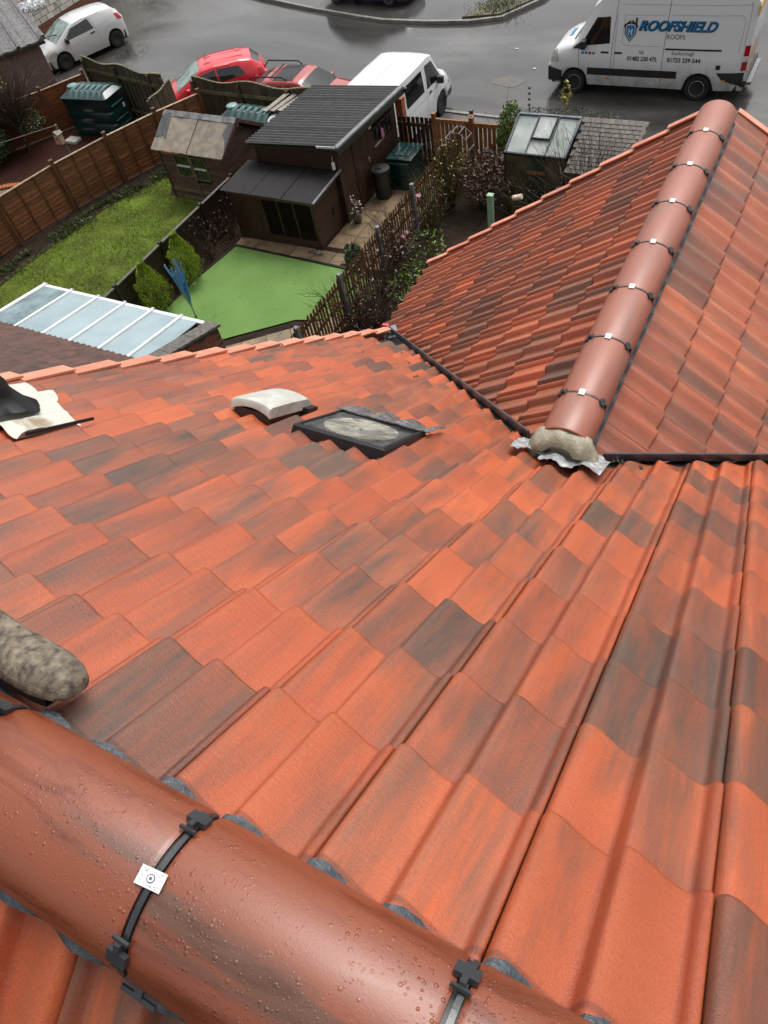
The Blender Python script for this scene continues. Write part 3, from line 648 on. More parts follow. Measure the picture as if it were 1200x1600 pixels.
# ================================================================== GARDENS
def leaves(b, c, r, n, size, up=.3, shape=None):
    """n leaf-sized faces through an ellipsoid"""
    for _ in range(n):
        while True:
            p = V(random.uniform(-1, 1), random.uniform(-1, 1), random.uniform(-1, 1))
            if .15 < p.length < 1: break
        if random.random() < .7: p = p.normalized() * random.uniform(.72, 1.05)
        p = V(c[0] + p.x * r[0], c[1] + p.y * r[1], c[2] + p.z * r[2])
        d = V(random.gauss(0, 1), random.gauss(0, 1), random.gauss(up, 1)).normalized(); e = d.cross(V(random.gauss(0, 1), random.gauss(0, 1), random.gauss(0, 1))).normalized(); k = size * random.uniform(.6, 1.3)
        b.add([p - d * k, p + e * k * .45, p + d * k, p - e * k * .45], [(0, 1, 2, 3)])
def twigs(b, base, n, h, spread, r0=.008, bends=4, sub=2, up=1.0, seed=None):
    for _ in range(n):
        p = V(*base) + V(random.uniform(-1, 1) * spread * .25, random.uniform(-1, 1) * spread * .25, 0)
        d = V(random.gauss(0, spread), random.gauss(0, spread), up).normalized(); L_ = h * random.uniform(.6, 1.05); pts = [p]
        for i in range(bends):
            d = (d + V(random.gauss(0, .18), random.gauss(0, .18), random.gauss(.02, .1))).normalized(); pts.append(pts[-1] + d * L_ / bends)
        b.tube(pts, [r0 * (1 - i / (len(pts) + .5)) for i in range(len(pts))], 4, False)
        for _2 in range(sub):
            i = random.randint(1, len(pts) - 2); q = pts[i]; e = (d + V(random.gauss(0, .6), random.gauss(0, .6), random.gauss(.1, .4))).normalized(); l2 = L_ * random.uniform(.2, .45)
            m_ = q + e * l2 * .5 + V(random.gauss(0, .03), random.gauss(0, .03), .02); b.tube([q, m_, m_ + (e + V(random.gauss(0, .3), random.gauss(0, .3), .2)) * l2 * .5], [r0 * .5, r0 * .4, r0 * .2], 3, False)
def polyline(pts, n):
    return pts

# lawn and its base
LAWN = [(-19.3, 7.0), (-13.82, 7.0), (-13.82, 14.0), (-14.0, 14.8), (-16.8, 14.8), (-17.6, 16.0), (-18.2, 15.4), (-18.7, 13.4), (-19.1, 11.0)]
sheet('lawn', LAWN, .004, M['lawnbase'])
def inpoly(x, y, P):
    c = False; j = len(P) - 1
    for i in range(len(P)):
        if (P[i][1] > y) != (P[j][1] > y) and x < (P[j][0] - P[i][0]) * (y - P[i][1]) / (P[j][1] - P[i][1]) + P[i][0]: c = not c
        j = i
    return c
b = MB(); cnt = 0
while cnt < 42000:
    x = random.uniform(-19.3, -13.8); y = random.uniform(8.0, 16)
    if not inpoly(x, y, LAWN): continue
    k = noise.noise(V(x * 1.3, y * 1.3, 0)); 
    if k < -.38 and random.random() < .8: cnt += 1; continue
    h = random.uniform(.03, .075) * (1 + .8 * k); a = random.uniform(0, 6.3); lean = V(random.gauss(0, .6), random.gauss(0, .6), 1).normalized(); w_ = .008
    p = V(x, y, .0); s_ = V(cos(a), sin(a), 0) * w_; b.add([p - s_, p + s_, p + lean * h], [(0, 1, 2)]); cnt += 1
tag(stuff(b.build('grass', M['grass'])), 'short mossy green lawn grass beside the orange fence', 'grass')
# rough border along the orange fence
b = MB()
for _ in range(5200):
    y = random.uniform(8.2, 16.4); fx = -20.15 + (y - 8) * .20 + max(0, y - 14) * .25; x = fx + abs(random.gauss(0, .32)) + .12
    if noise.noise(V(x * 1.6, y * 1.6, 5)) < -.12: continue
    p = V(x, y, 0); h = random.uniform(.05, .22); d = V(random.gauss(0, .6), random.gauss(0, .6), 1).normalized(); e = d.cross(V(random.random(), random.random(), 0)).normalized() * random.uniform(.01, .025)
    b.add([p - e * .5, p + d * h * .6 - e, p + d * h, p + d * h * .6 + e], [(0, 1, 2, 3)])
tag(stuff(b.build('border_weeds', M['weed'])), 'straggling weeds and leaves along the foot of the orange fence', 'weeds')
sheet('border_soil', [(-20.3, 7), (-19.2, 7), (-18.9, 11.0), (-18.5, 13.6), (-17.9, 15.2), (-17.0, 16.6), (-18.4, 17.0), (-19.7, 13.4)], .008, M['soil'])
b = MB(); b.tube([(-18.95, 12.6, .03), (-18.75, 12.95, .05), (-18.55, 13.1, .08)], .008, 4); tag(b.build('fallen_stick', M['petal']), 'pale bare stick lying on the border beside the lawn', 'stick')

# ---- orange lap fence between the two left gardens
def lap_fence(name, label, pts, h, hp=.12, face=1, boards=11, group=None, m='fence'):
    t = thing(name, label, 'fence', (pts[0][0], pts[0][1], pts[0][2] if len(pts[0]) > 2 else 0), 0, group); o0 = t.location.copy()
    for i, (a, c) in enumerate(zip(pts, pts[1:])):
        a = V(a[0], a[1], (a[2] if len(a) > 2 else 0)); c = V(c[0], c[1], (c[2] if len(c) > 2 else 0)); d = (c - a); L_ = d.length; ang = atan2(d.y, d.x)
        Mt = Matrix.Translation(a - o0) @ Matrix.Rotation(ang, 4, 'Z'); dz = d.z
        q = MB(); q.box(.05, L_ - .05, -.012, .006, 0, h / boards * 1.25)
        bm_ = q.mesh('board', M[m])
        for k in range(boards):
            z = .05 + (h - .07) * k / boards + dz * 0
            link('board', bm_, t, Mt @ Matrix.Translation((0, random.uniform(-.002, .002), z)) @ Matrix.Rotation(random.uniform(-.006, .006), 4, 'Y') @ Matrix.Rotation(face * -.16, 4, 'X'))
        q = MB(); q.box(-.022, .022, -.036, -.012, .03, h); q.box(-.022, .022, .016, .034, .03, h); bt_ = q.mesh('batten', M['fpost'])
        for fr in (.02, .34, .66, .98): link('batten', bt_, t, Mt @ Matrix.Translation((.05 + (L_ - .1) * fr, 0, 0)))
        q = MB(); q.box(.04, L_ - .04, -.04, .04, h, h + .022); link('capping', q.mesh('capping', M['verge'] if False else M['cappale']), t, Mt)
    q = MB(); q.box(-.048, .048, -.048, .048, -.1, h + hp); q.box(-.058, .058, -.058, .058, h + hp, h + hp + .025); pm = q.mesh('post', M['fpost'])
    for i, p in enumerate(pts): link('post', pm, t, Matrix.Translation(V(p[0], p[1], p[2] if len(p) > 2 else 0) - o0) @ Matrix.Rotation(atan2(pts[1][1] - pts[0][1], pts[1][0] - pts[0][0]), 4, 'Z'))
    return t
M['cappale'] = mat('pale_wet_capping', (.42, .30, .20), (.25, .16, .1), 8, .4, bump=0)
fa = [(-20.9, 7.6), (-20.45, 9.45), (-19.98, 11.42), (-19.55, 13.40), (-18.95, 15.15), (-18.25, 16.75), (-17.5, 18.1)]
lap_fence('lap_fence', 'long orange brown lap fence running diagonally along the left lawn', fa, 1.42)
lap_fence('lap_fence', 'bright orange fence behind the dark green tank at far left', [(-27.4, 13.2), (-26.2, 14.6), (-25.0, 16.0), (-24.0, 17.4), (-23.2, 18.8)], 1.42, face=-1)
# dark fence beside the turf
t = thing('dark_fence', 'low near-black board fence between the lawn and the green turf', 'fence', (-13.72, 7.6, 0))
hh_ = [1.12, 1.12, 1.16, 1.18]; yy_ = [0, 1.75, 3.55, 5.3, 6.75]
for i in range(4):
    for k in range(7):
        q = MB(); q.box(-.014, .014, yy_[i] + .03, yy_[i + 1] - .03, .02 + k * .165, .02 + k * .165 + .158); q.build('board', M['dkfence'], t)
    q = MB(); q.box(-.035, .035, yy_[i], yy_[i + 1], 1.18, 1.205); q.build('capping', mat('grey_wet_capping', (.11, .095, .085), (.06, .05, .045), 9, .35, bump=.2), t)
for y in yy_:
    q = MB(); q.box(-.045, .045, y - .045, y + .045, 0, 1.25); q.build('post', M['dkfence'], t)

# turf, patio, slabs
sheet('artificial_turf', [(-13.52, 8.3), (-11.5, 8.3), (-11.4, 9.35), (-9.75, 10.72), (-8.32, 11.2), (-8.32, 12.7), (-9.6, 12.84), (-13.1, 12.98), (-13.32, 11.5)], .045, M['turf'])
q = MB(); q.beam((-13.40, 8.3, .03), (-13.28, 11.5, .03), .05, .09); q.beam((-13.28, 11.5, .03), (-13.06, 13.0, .03), .05, .09); q.beam((-13.1, 13.0, .03), (-9.4, 12.86, .03), .06, .10); struct(q.build('turf_edging', M['dkfence']))
pb = MB(); pb.prism([(-13.1, 13.02), (-9.2, 12.9), (-8.32, 12.8), (-8.32, 17.9), (-10.6, 17.9), (-10.6, 14.5), (-13.1, 14.5)], 0, .055); patio = struct(pb.build('patio', M['soil']))
def slab(parent, x0, x1, y0, y1, z=.055, Mt=None, m='slab'):
    q = MB(); g_ = .008; q.box(x0 + g_, x1 - g_, y0 + g_, y1 - g_, z - .01, z + .022 + random.uniform(-.004, .004)); return q.build('paving_slab', M[m], parent)
x = -13.08
for wd in (.6, .6, .62, .62, .6, .35): slab(patio, x, x + wd, 13.0 - (x + 13.08) * .035, 13.38); x += wd
ys_ = [13.0, 13.55, 14.15, 14.75, 15.35, 15.95, 16.55, 17.15, 17.75]
for a, c in zip(ys_, ys_[1:]):
    xs = [-10.45, -9.85, -9.15, -8.45] if (a * 10) % 2 > 1 else [-10.45, -9.6, -9.0, -8.4]
    if a < 13.2: xs = [-9.7, -9.1, -8.5]
    for e, f in zip(xs, xs[1:]): slab(patio, e, f, a, c)
pb = MB(); pb.prism([(-11.9, 7.6), (-8.32, 7.6), (-8.32, 11.1), (-9.75, 10.68), (-11.4, 9.3), (-11.9, 9.0)], 0, .03); p2 = struct(pb.build('lower_patio', M['soil']))
Mr = Matrix.Translation((-10.4, 9.4, 0)) @ Matrix.Rotation(radians(40), 4, 'Z')
for i in range(-3, 4):
    for j in range(-3, 2):
        c = Mr @ V(.6 * i + .3 + .3 * (j % 2), .6 * j + .0, 0)
        if not (-11.7 < c.x < -8.5 and 7.7 < c.y < 10.9) or (c.y > 9.2 + (c.x + 11.4) * .83 - .32): continue
        q = MB(); q.box(-.292, .292, -.292, .292, .025, .055 + random.uniform(-.004, .004)); o = q.build('paving_slab', M['slab'], p2); o.matrix_local = Matrix.Translation((c.x, c.y, 0)) @ Matrix.Rotation(radians(40), 4, 'Z')
sheet('shrub_bed', [(-13.7, 8.0), (-13.42, 8.0), (-13.3, 11.5), (-13.1, 13.3), (-13.7, 14.6)], .03, M['soil'])
sheet('rose_bed', [(-8.2, 8), (-5, 8), (-5, 17.7), (-8.2, 17.7)], .01, M['soil'])
sheet('mulch_bed', [(-27, 10), (-20.6, 8.2), (-19.7, 13.4), (-18.6, 17.0), (-23.1, 19), (-26, 14)], .006, M['mulch'])

# ---- picket fence (right of the turf)
t = thing('picket_fence', 'long brown picket fence between the green turf and the rose bed', 'fence', (-8.27, 8.4, 0))
q = MB(); q.box(-.006, .006, -.035, .035, .04, 1.40); q.add([V(-.006, -.035, 1.40), V(.006, -.035, 1.40), V(.006, .035, 1.40), V(-.006, .035, 1.40), V(0, 0, 1.44)], [(0, 1, 4), (1, 2, 4), (2, 3, 4), (3, 0, 4)]); pk = q.mesh('picket', M['picket'])
n = int(9.2 / .112)
for i in range(n): link('picket', pk, t, Matrix.Translation((random.uniform(-.006, .006) - .0, .112 * i, random.uniform(-.03, .02))) @ Matrix.Rotation(random.gauss(0, .012), 4, 'X'))
for z in (.35, .78, 1.18):
    for k in range(5): q = MB(); q.box(-.05, -.012, k * 1.85 + .05, min(9.2, k * 1.85 + 1.8), z, z + .075); q.build('rail', M['picket'], t)
for k in range(6): q = MB(); q.box(-.03, .06, k * 1.83 + .65 - .045, k * 1.83 + .65 + .045, 0, 1.5); q.build('post', M['grey'] if k < 4 else M['picket'], t)

# ---- gates at the end
def gate_panel(name, label, cat, x0, x1, y, h, m, npk, brace=True, gaps=.02, post=True):
    t = thing(name, label, cat, (x0, y, 0)); W = x1 - x0; pw = W / npk
    for i in range(npk):
        q = MB(); q.box(i * pw + gaps / 2, (i + 1) * pw - gaps / 2, .005, .025, .05, h - random.uniform(0, .02)); q.build('picket', M[m], t)
    for z in ((.2, h - .25) if not brace else (.25, h - .11)): q = MB(); q.box(0, W, -.035, .005, z, z + .10); q.build('rail', M[m], t)
    if brace: q = MB(); q.beam((.05, -.02, .33) if brace > 0 else (W - .05, -.02, .33), (W - .05, -.02, h - .08) if brace > 0 else (.05, -.02, h - .08), .04, .09); q.build('brace', M[m], t)
    if post:
        for x in (-.05, W + .05): q = MB(); q.box(x - .05, x + .05, -.06, .04, 0, h + .1); q.box(x - .06, x + .06, -.07, .05, h + .1, h + .13); q.build('post', M[m], t)
    return t
gate_panel('slatted_panel', 'dark slatted fence panel between brick pier and orange gates', 'fence panel', -10.28, -9.2, 17.78, 1.42, 'clad', 8, False, .034, False)
gate_panel('garden_gate', 'orange slatted garden gate on the left of the pair', 'gate', -9.1, -8.12, 17.76, 1.45, 'gate', 8, 1, .028)
gate_panel('garden_gate', 'orange braced garden gate nearest the greenhouse', 'gate', -7.98, -6.98, 17.7, 1.45, 'gate', 8, 1, .028)
q = thing('brick_pier', 'short orange brick pier against the back corner of the big brown shed', 'brick pier', (-10.33, 18.12, 0))
for k in range(21):
    for (x, y) in ((-.11, 0), (.0, 0)):
        bb = MB(); bb.box(x + .004, x + .105, -.1, .1, k * .083, k * .083 + .075); bb.build('brick', M['orangebrick'], q)
bb = MB(); bb.box(-.1, .1, -.09, .09, 0, 1.73); bb.build('mortar_core', M['joint'], q)

# ================================================================== SHEDS
def clad_wall(t, a, c, z0, z1a, z1c, m, n, holes=(), out=1, m2=None):
    """horizontal boards from a to c, top height varies from z1a to z1c; holes = (u0,u1,z0,z1)"""
    a = V(a[0], a[1], 0); c = V(c[0], c[1], 0); d = c - a; L_ = d.length; d.normalize(); nrm = V(d.y, -d.x, 0) * out
    hmax = max(z1a, z1c); bh = (hmax - z0) / n
    for k in range(n):
        zb = z0 + bh * k; zt = zb + bh
        segs = [(0, L_)]
        for (u0, u1, h0, h1) in holes:
            if zt > h0 + .01 and zb < h1 - .01:
                ns = []
                for s0, s1 in segs:
                    if u1 <= s0 or u0 >= s1: ns.append((s0, s1)); continue
                    if u0 > s0: ns.append((s0, u0))
                    if u1 < s1: ns.append((u1, s1))
                segs = ns
        for s0, s1 in segs:
            if z1a != z1c:                                        # clip under a sloping top
                def lim(u): return z1a + (z1c - z1a) * u / L_
                if zt > min(lim(s0), lim(s1)):
                    if max(lim(s0), lim(s1)) <= zb + .01: continue
                    zt0, zt1 = min(zt, lim(s0)), min(zt, lim(s1)); 
                    if zt0 <= zb: 
                        s0 = s0 + (s1 - s0) * (zb - lim(s0)) / (lim(s1) - lim(s0)); zt0 = zb + .005
                    if zt1 <= zb: 
                        s1 = s0 + (s1 - s0) * (zb - lim(s0)) / (lim(s1) - lim(s0)); zt1 = zb + .005
                else: zt0 = zt1 = zt
            else: zt0 = zt1 = zt
            q = MB(); P0 = a + d * s0; P1 = a + d * s1; lo = nrm * .022; hi = nrm * .008; bk = -nrm * .006
            q.add([P0 + bk + V(0, 0, zb), P1 + bk + V(0, 0, zb), P1 + lo + V(0, 0, zb - .006), P0 + lo + V(0, 0, zb - .006), P0 + bk + V(0, 0, zt0), P1 + bk + V(0, 0, zt1), P1 + hi + V(0, 0, zt1), P0 + hi + V(0, 0, zt0)],
                  [(0, 1, 2, 3), (7, 6, 5, 4), (3, 2, 6, 7), (0, 3, 7, 4), (1, 5, 6, 2), (0, 4, 5, 1)])
            q.build('cladding_board', M[m2 if m2 and k < 3 and random.random() < .8 else m], t)
def corrugated(t, A, B_, C_, D_, nw, amp, m, th=.006, name='corrugated_sheet', sheets=1):
    """A-B is one edge across the waves, D-C the other end of the waves"""
    A, B_, C_, D_ = (V(*p) for p in (A, B_, C_, D_)); up = (B_ - A).cross(D_ - A).normalized(); up = up if up.z > 0 else -up
    for sh in range(sheets):
        f0, f1 = sh / sheets, (sh + 1) / sheets; n = int(nw * (f1 - f0) * 8)
        q = MB(); r0 = []; r1 = []
        for i in range(n + 1):
            f = f0 + (f1 - f0) * i / n + (.004 if sh and i == 0 else 0); z = up * (amp * cos(2 * pi * f * nw) + .004 * (sh % 2))
            r0.append(A.lerp(B_, f) + z); r1.append(D_.lerp(C_, f) + z)
        mid = [a.lerp(c, .5) for a, c in zip(r0, r1)]
        q.grid([[p - up * th for p in r0], r0, mid, r1, [p - up * th for p in r1]]); q.build(name, M[m], t, smooth=70)

# big shed
bs = thing('garden_shed', 'large dark brown shed with a black corrugated roof and door in its side', 'shed', (0, 0, 0))
X0s, X1s, Y0s, Y1s = -12.85, -10.38, 14.68, 17.78
q = MB(); q.box(X0s + .02, X1s - .03, Y0s + .03, Y1s - .02, .02, 1.88); q.build('carcass', M['mesh'], bs)
clad_wall(bs, (X0s, Y0s), (X1s, Y0s), .03, 2.02, 2.14, 'clad', 17)
clad_wall(bs, (X1s, Y0s), (X1s, Y1s), .03, 2.14, 1.98, 'clad', 17, [(.70, 1.55, .05, 1.86), (1.85, 2.9, 1.22, 1.66)])
clad_wall(bs, (X0s, Y1s), (X0s, Y0s), .03, 1.9, 2.02, 'clad', 12)
for (x, y) in ((X0s, Y0s), (X1s, Y0s), (X1s, Y1s)): q = MB(); q.box(x - .025, x + .03, y - .03, y + .03, .02, 2.0); q.build('corner_post', M['clad'], bs)
q = MB(); q.box(X1s - .01, X1s + .022, 15.39, 16.22, .07, 1.85); dr = q.build('door', M['clad'], bs)
for k in range(5): q = MB(); q.box(X1s + .022, X1s + .030, 15.40 + k * .164, 15.40 + k * .164 + .156, .09, 1.83); q.build('door_board', M['clad'], dr)
q = MB(); q.box(X1s + .03, X1s + .06, 16.10, 16.13, 1.0, 1.12); q.build('handle', M['silver'], dr)
q = MB(); q.box(X1s - .02, X1s + .018, 16.53, 17.58, 1.2, 1.24); q.box(X1s - .02, X1s + .018, 16.53, 17.58, 1.64, 1.68); q.box(X1s - .02, X1s + .018, 16.53, 16.57, 1.2, 1.68); q.box(X1s - .02, X1s + .018, 17.54, 17.58, 1.2, 1.68); wf = q.build('window_frame', M['clad'], bs)
q = MB(); q.box(X1s + .002, X1s + .008, 16.57, 17.54, 1.24, 1.64); q.build('pane', M['glass'], wf)
q = MB(); q.box(X1s - .0, X1s + .06, 16.5, 17.0, 1.185, 1.21); q.build('sill', M['cappale'], bs)
q = MB(); q.box(X1s + .02, X1s + .14, 16.4, 17.62, 1.69, 1.705); q.build('window_hood', M['clad'], bs)
tag(obj := MB().lathe([(.05, 0), (.09, .05), (.07, .14), (.05, .24), (.01, .27)], 9, Matrix.Translation((X1s + .06, 16.95, 1.22)) @ Matrix.Diagonal((.5, 1, 1, 1))).build('pink_cloth', M['pink'], None, smooth=60), 'pink bundle in the side window of the brown shed', 'cloth')
q = MB(); q.box(X1s + .022, X1s + .03, 16.35, 16.47, 1.72, 1.86); q.build('notice', M['white'], bs)
RA, RB_, RC, RD = (-13.05, 14.48, 2.08), (-13.05, 17.98, 1.94), (-10.22, 18.02, 2.06), (-10.24, 14.50, 2.22)
corrugated(bs, RA, RB_, RC, RD, 24, .022, 'corr', sheets=4)
q = MB(); q.beam((-10.2, 14.46, 2.20), (-10.18, 18.05, 2.04), .13, .10); q.build('edge_trim', M['grey'], bs, bevel=.03)
q = MB(); q.beam((-10.15, 14.46, 2.12), (-10.13, 18.05, 1.96), .03, .16); q.build('fascia', M['moss'], bs)
q = MB(); q.beam((-13.0, 14.50, 2.03), (-10.2, 14.51, 2.15), .05, .03); q.build('roof_edge', M['moss'], bs)
q = MB(); q.beam((-10.75, 14.46, 2.20), (-10.2, 14.44, 2.24), .02, .05); q.build('drip_strip', M['white'], bs)
q = MB(); q.tube([(-10.42, 14.55, 1.95), (-10.42, 14.55, 1.8)], .006, 4); q.box(-10.45, -10.39, 14.52, 14.58, 1.62, 1.8); tag(q.build('hanging_feeder', M['white']), 'small pale feeder hanging from the front corner of the brown shed', 'feeder')
# far small lamp on the pier corner
q = MB(); q.box(-10.16, -10.06, 18.05, 18.15, 1.9, 2.0); q.build('lamp_box', M['black'], bs)

# hutch / dog run
hu = thing('dog_run', 'dark brown kennel and run with a small ribbed roof facing the turf', 'kennel', (0, 0, 0))
hx0, hx1, hy0, hy1 = -13.08, -10.5, 13.4, 14.6
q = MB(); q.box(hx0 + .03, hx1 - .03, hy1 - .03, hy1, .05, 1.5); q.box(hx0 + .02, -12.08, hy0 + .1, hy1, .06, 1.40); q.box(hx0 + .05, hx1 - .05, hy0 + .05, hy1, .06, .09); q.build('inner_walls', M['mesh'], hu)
for k in range(6): q = MB(); q.box(hx0 + k * .165, hx0 + k * .165 + .16, hy0 - .012, hy0 + .012, .1, 1.39); q.build('front_board', M['clad'], hu)
q = MB(); q.box(-12.12, -12.04, hy0 - .02, hy0 + .03, .06, 1.44); q.box(-10.56, hx1 + .012, hy0 - .02, hy0 + .03, .06, 1.44); q.build('frame_post', M['clad'], hu)
for x in (-11.58, -11.08): q = MB(); q.box(x - .022, x + .022, hy0 - .015, hy0 + .02, .3, 1.36); q.build('mullion', M['clad'], hu)
q = MB(); q.box(hx0, hx1, hy0 - .03, hy0 + .02, .05, .31); q.build('bottom_rail', M['clad'], hu)
q = MB(); q.box(hx0 - .03, hx1 + .06, hy0 - .06, hy0 + .0, 1.33, 1.44); q.build('top_rail', mat('paler_brown_rail', (.10, .055, .035), (.06, .03, .02), 6, .4, bump=.2), hu)
q = MB()
for i in range(40): x = -12.03 + i * .0377; q.box(x, x + .003, hy0, hy0 + .003, .31, 1.38)
for i in range(28): z = .31 + i * .0385; q.box(-12.04, -10.56, hy0, hy0 + .003, z, z + .003)
stuff(q.build('wire_mesh', M['clad'], hu))
clad_wall(hu, (hx1, hy0), (hx1, hy1), .05, 1.42, 1.52, 'clad', 11)
clad_wall(hu, (hx0, hy1), (hx0, hy0), .05, 1.52, 1.42, 'clad', 8)
q = MB(); q.box(hx1 + .022, hx1 + .05, 14.2, 14.23, .6, .78); q.box(-12.26, -12.23, hy0 - .05, hy0 - .015, .62, .8); q.build('handle', M['black'], hu)
corrugated(hu, (-13.22, 13.28, 1.46), (-10.34, 13.25, 1.46), (-10.36, 14.62, 1.56), (-13.15, 14.62, 1.56), 30, .012, 'corrdk', sheets=3)
q = MB(); q.beam((-10.32, 13.23, 1.47), (-10.30, 14.64, 1.57), .05, .04); q.build('roof_edge', M['grey'], hu)

# left felt-roofed shed
ls = thing('felt_roofed_shed', 'weathered brown shed with a patched pale felt roof on the left lawn', 'shed', (-15.3, 15.6, 0), radians(-2))
A0, A1, B0, B1 = -1.22, 1.12, -.84, .92
q = MB(); q.box(A0 + .02, A1 - .02, B0 + .02, B1 - .02, .02, 1.5); q.build('carcass', M['mesh'], ls)
wins = [(.52, 1.10, .72, 1.38), (1.16, 1.70, .68, 1.36)]
clad_wall(ls, (A0, B0), (A1, B0), .04, 1.56, 1.56, 'cladold', 14, wins, m2='cladpale')
clad_wall(ls, (A1, B0), (A1, .0), .04, 1.56, 2.06, 'cladold', 18); clad_wall(ls, (A1, .0), (A1, B1), .04, 2.06, 1.56, 'cladold', 18)
for (u0, u1, z0, z1) in wins:
    x0, x1 = A0 + u0, A0 + u1
    q = MB()
    for bx in ((x0, x0 + .04, z0, z1), (x1 - .04, x1, z0, z1), (x0, x1, z0, z0 + .04), (x0, x1, z1 - .04, z1)): q.box(bx[0], bx[1], B0 - .035, B0 + .01, bx[2], bx[3])
    wf = q.build('window_frame', M['cladpale'], ls)
    q = MB(); q.box(x0 + .04, x1 - .04, B0 - .03, B0 - .005, (z0 + z1) / 2 - .025, (z0 + z1) / 2 + .025); q.build('glazing_bar', M['white'], wf)
    q = MB(); q.box(x0 + .04, x1 - .04, B0 - .006, B0 - .002, z0 + .04, z1 - .04); q.build('pane', M['dim'], wf)
q = MB(); q.box(A0 + 1.11, A0 + 1.15, B0 - .04, B0 - .01, .02, 1.4); q.build('door_strip', M['cladpale'], ls)
for xx in (A0, A1): q = MB(); q.box(xx - .03, xx + .035, B0 - .035, B0 + .02, .02, 1.5); q.build('corner_post', M['cladold'], ls)
rx0, rx1 = A0 - .14, A1 + .16
def slope_pt(x, f, h=0, back=False):
    y0, z0 = (B0 - .14, 1.50); y1, z1 = (.04, 2.10)
    if back: y0, z0 = B1 + .16, 1.46
    return V(x, y0 + (y1 - y0) * f, z0 + (z1 - z0) * f + h)
for back in (False, True):
    for (xa, xb) in ((rx0, -.0), (.0, rx1)):
        q = MB(); rows = [[slope_pt(xa + (xb - xa) * i / 8, j / 6, .012 * noise.noise(V(i * .7 + xa, j * .8, back * 5)) + (.006 if xa < -.5 else 0), back) for i in range(9)] for j in range(7)]
        q.grid(rows); q.grid([[p - V(0, 0, .03) for p in r] for r in rows][::-1]); q.grid([rows[0], [p - V(0, 0, .03) for p in rows[0]]]); 
        e0 = [r[-1] for r in rows]; q.grid([e0, [p - V(0, 0, .03) for p in e0]]); e0 = [r[0] for r in rows]; q.grid([e0, [p - V(0, 0, .03) for p in e0]])
        q.build('felt_sheet', M['felt'], ls, smooth=40)
q = MB(); pts = [(rx0 + .02, .95), (rx0 + .02, .30), (rx0 + .28, .36), (rx0 + .44, .28), (rx0 + .36, .62), (rx0 + .3, .98)]
q.add([slope_pt(x, f, .022) for x, f in pts], [tuple(range(6))]); q.build('felt_patch', M['feltdk'], ls); q = MB(); pts = [(rx1 - .02, .98), (rx1 - .20, .85), (rx1 - .26, .55), (rx1 - .12, .45), (rx1 - .02, .2)]; q.add([slope_pt(x, f, .022) for x, f in pts][::-1], [tuple(range(5))])
q.build('felt_patch', M['feltdk'], ls)
q = MB(); q.grid([[slope_pt(x, .86, .022 + .01 * sin(x * 7)) for x in [rx0 + (rx1 - rx0) * i / 24 for i in range(25)]], [slope_pt(x, 1, .03) for x in [rx0 + (rx1 - rx0) * i / 24 for i in range(25)]], [slope_pt(x, .80, .022 + .012 * sin(x * 5), True) for x in [rx0 + (rx1 - rx0) * i / 24 for i in range(25)]]]); q.build('ridge_felt', mat('grey_ridge_felt', (.30, .29, .27), (.12, .12, .12), 5, .45, bump=.4, bs=30), ls)
q = MB(); q.beam(slope_pt(-.012, 0, .012), slope_pt(-.012, 1, .02), .014, .012); q.build('felt_joint', M['feltdk'], ls)
q = MB(); q.beam(slope_pt(rx1, 0, -.04), slope_pt(rx1, 1, -.04), .025, .09); q.beam(slope_pt(rx1, 0, -.04, True), slope_pt(rx1, 1, -.04, True), .025, .09); q.build('barge_board', M['cladold'], ls)
q = MB(); q.add([V(rx1 + .02, .0, 2.14), V(rx1 + .02, .06, 1.95), V(rx1 + .02, .0, 1.9), V(rx1 + .02, -.06, 1.95)], [(0, 1, 2, 3)]); q.build('finial', M['cladold'], ls)
q = MB(); q.box(A0 + .25, A0 + .95, B0 - .16, B0 - .13, 1.43, 1.49); q.build('exposed_batten', M['fence'], ls)

# ================================================================== CONSERVATORY, PARAPET WALL
cn = thing('conservatory', 'white framed conservatory roof with pale glass beside the brown tiled roof', 'conservatory', (0, 0, 0))
cy0, cz0, cy1, cz1 = 8.02, 2.10, 6.1, 2.42
bars = [-14.95, -14.15, -13.32, -12.52, -11.76, -10.98, -10.22, -9.74]
def cpt(x, f, h=0): return V(x, cy0 + (cy1 - cy0) * f, cz0 + (cz1 - cz0) * f + h)
for i, (a, c) in enumerate(zip(bars, bars[1:])):
    if i == 0: continue
    q = MB(); q.add([cpt(a + .03, 0, .01), cpt(c - .03, 0, .01), cpt(c - .03, 1, .01), cpt(a + .03, 1, .01), cpt(a + .03, 0, -.012), cpt(c - .03, 0, -.012), cpt(c - .03, 1, -.012), cpt(a + .03, 1, -.012)], [(0, 1, 2, 3), (7, 6, 5, 4), (0, 4, 5, 1)]); q.build('pane', M['polyreflect'] if i == 1 else M['poly'], cn)
for i, a in enumerate(bars[1:-1]):
    w_ = .10 if i == 0 else .062; q = MB(); q.beam(cpt(a, -.012, .02), cpt(a, 1, .02), w_, .05); q.beam(cpt(a, -.025, .028), cpt(a, -.012, .028), w_ + .02, .065); q.build('glazing_bar', M['wpvc'], cn, bevel=.01)
q = MB(); q.beam(cpt(bars[1], -.0, -.03), cpt(bars[-1] + .1, -.0, -.03), .09, .09); q.build('eaves_beam', M['wpvc'], cn, bevel=.01)
q = MB(); q.box(-14.15, -9.64, 7.94, 8.06, 0, .6); q.box(-14.15, -14.05, 6, 8.0, 0, .6); q.build('dwarf_wall', M['brick'], cn)
for i in range(6): q = MB(); x = -14.1 + i * .87; q.box(x, x + .07, 7.96, 8.03, .6, 2.05); q.build('window_frame', M['wpvc'], cn); 
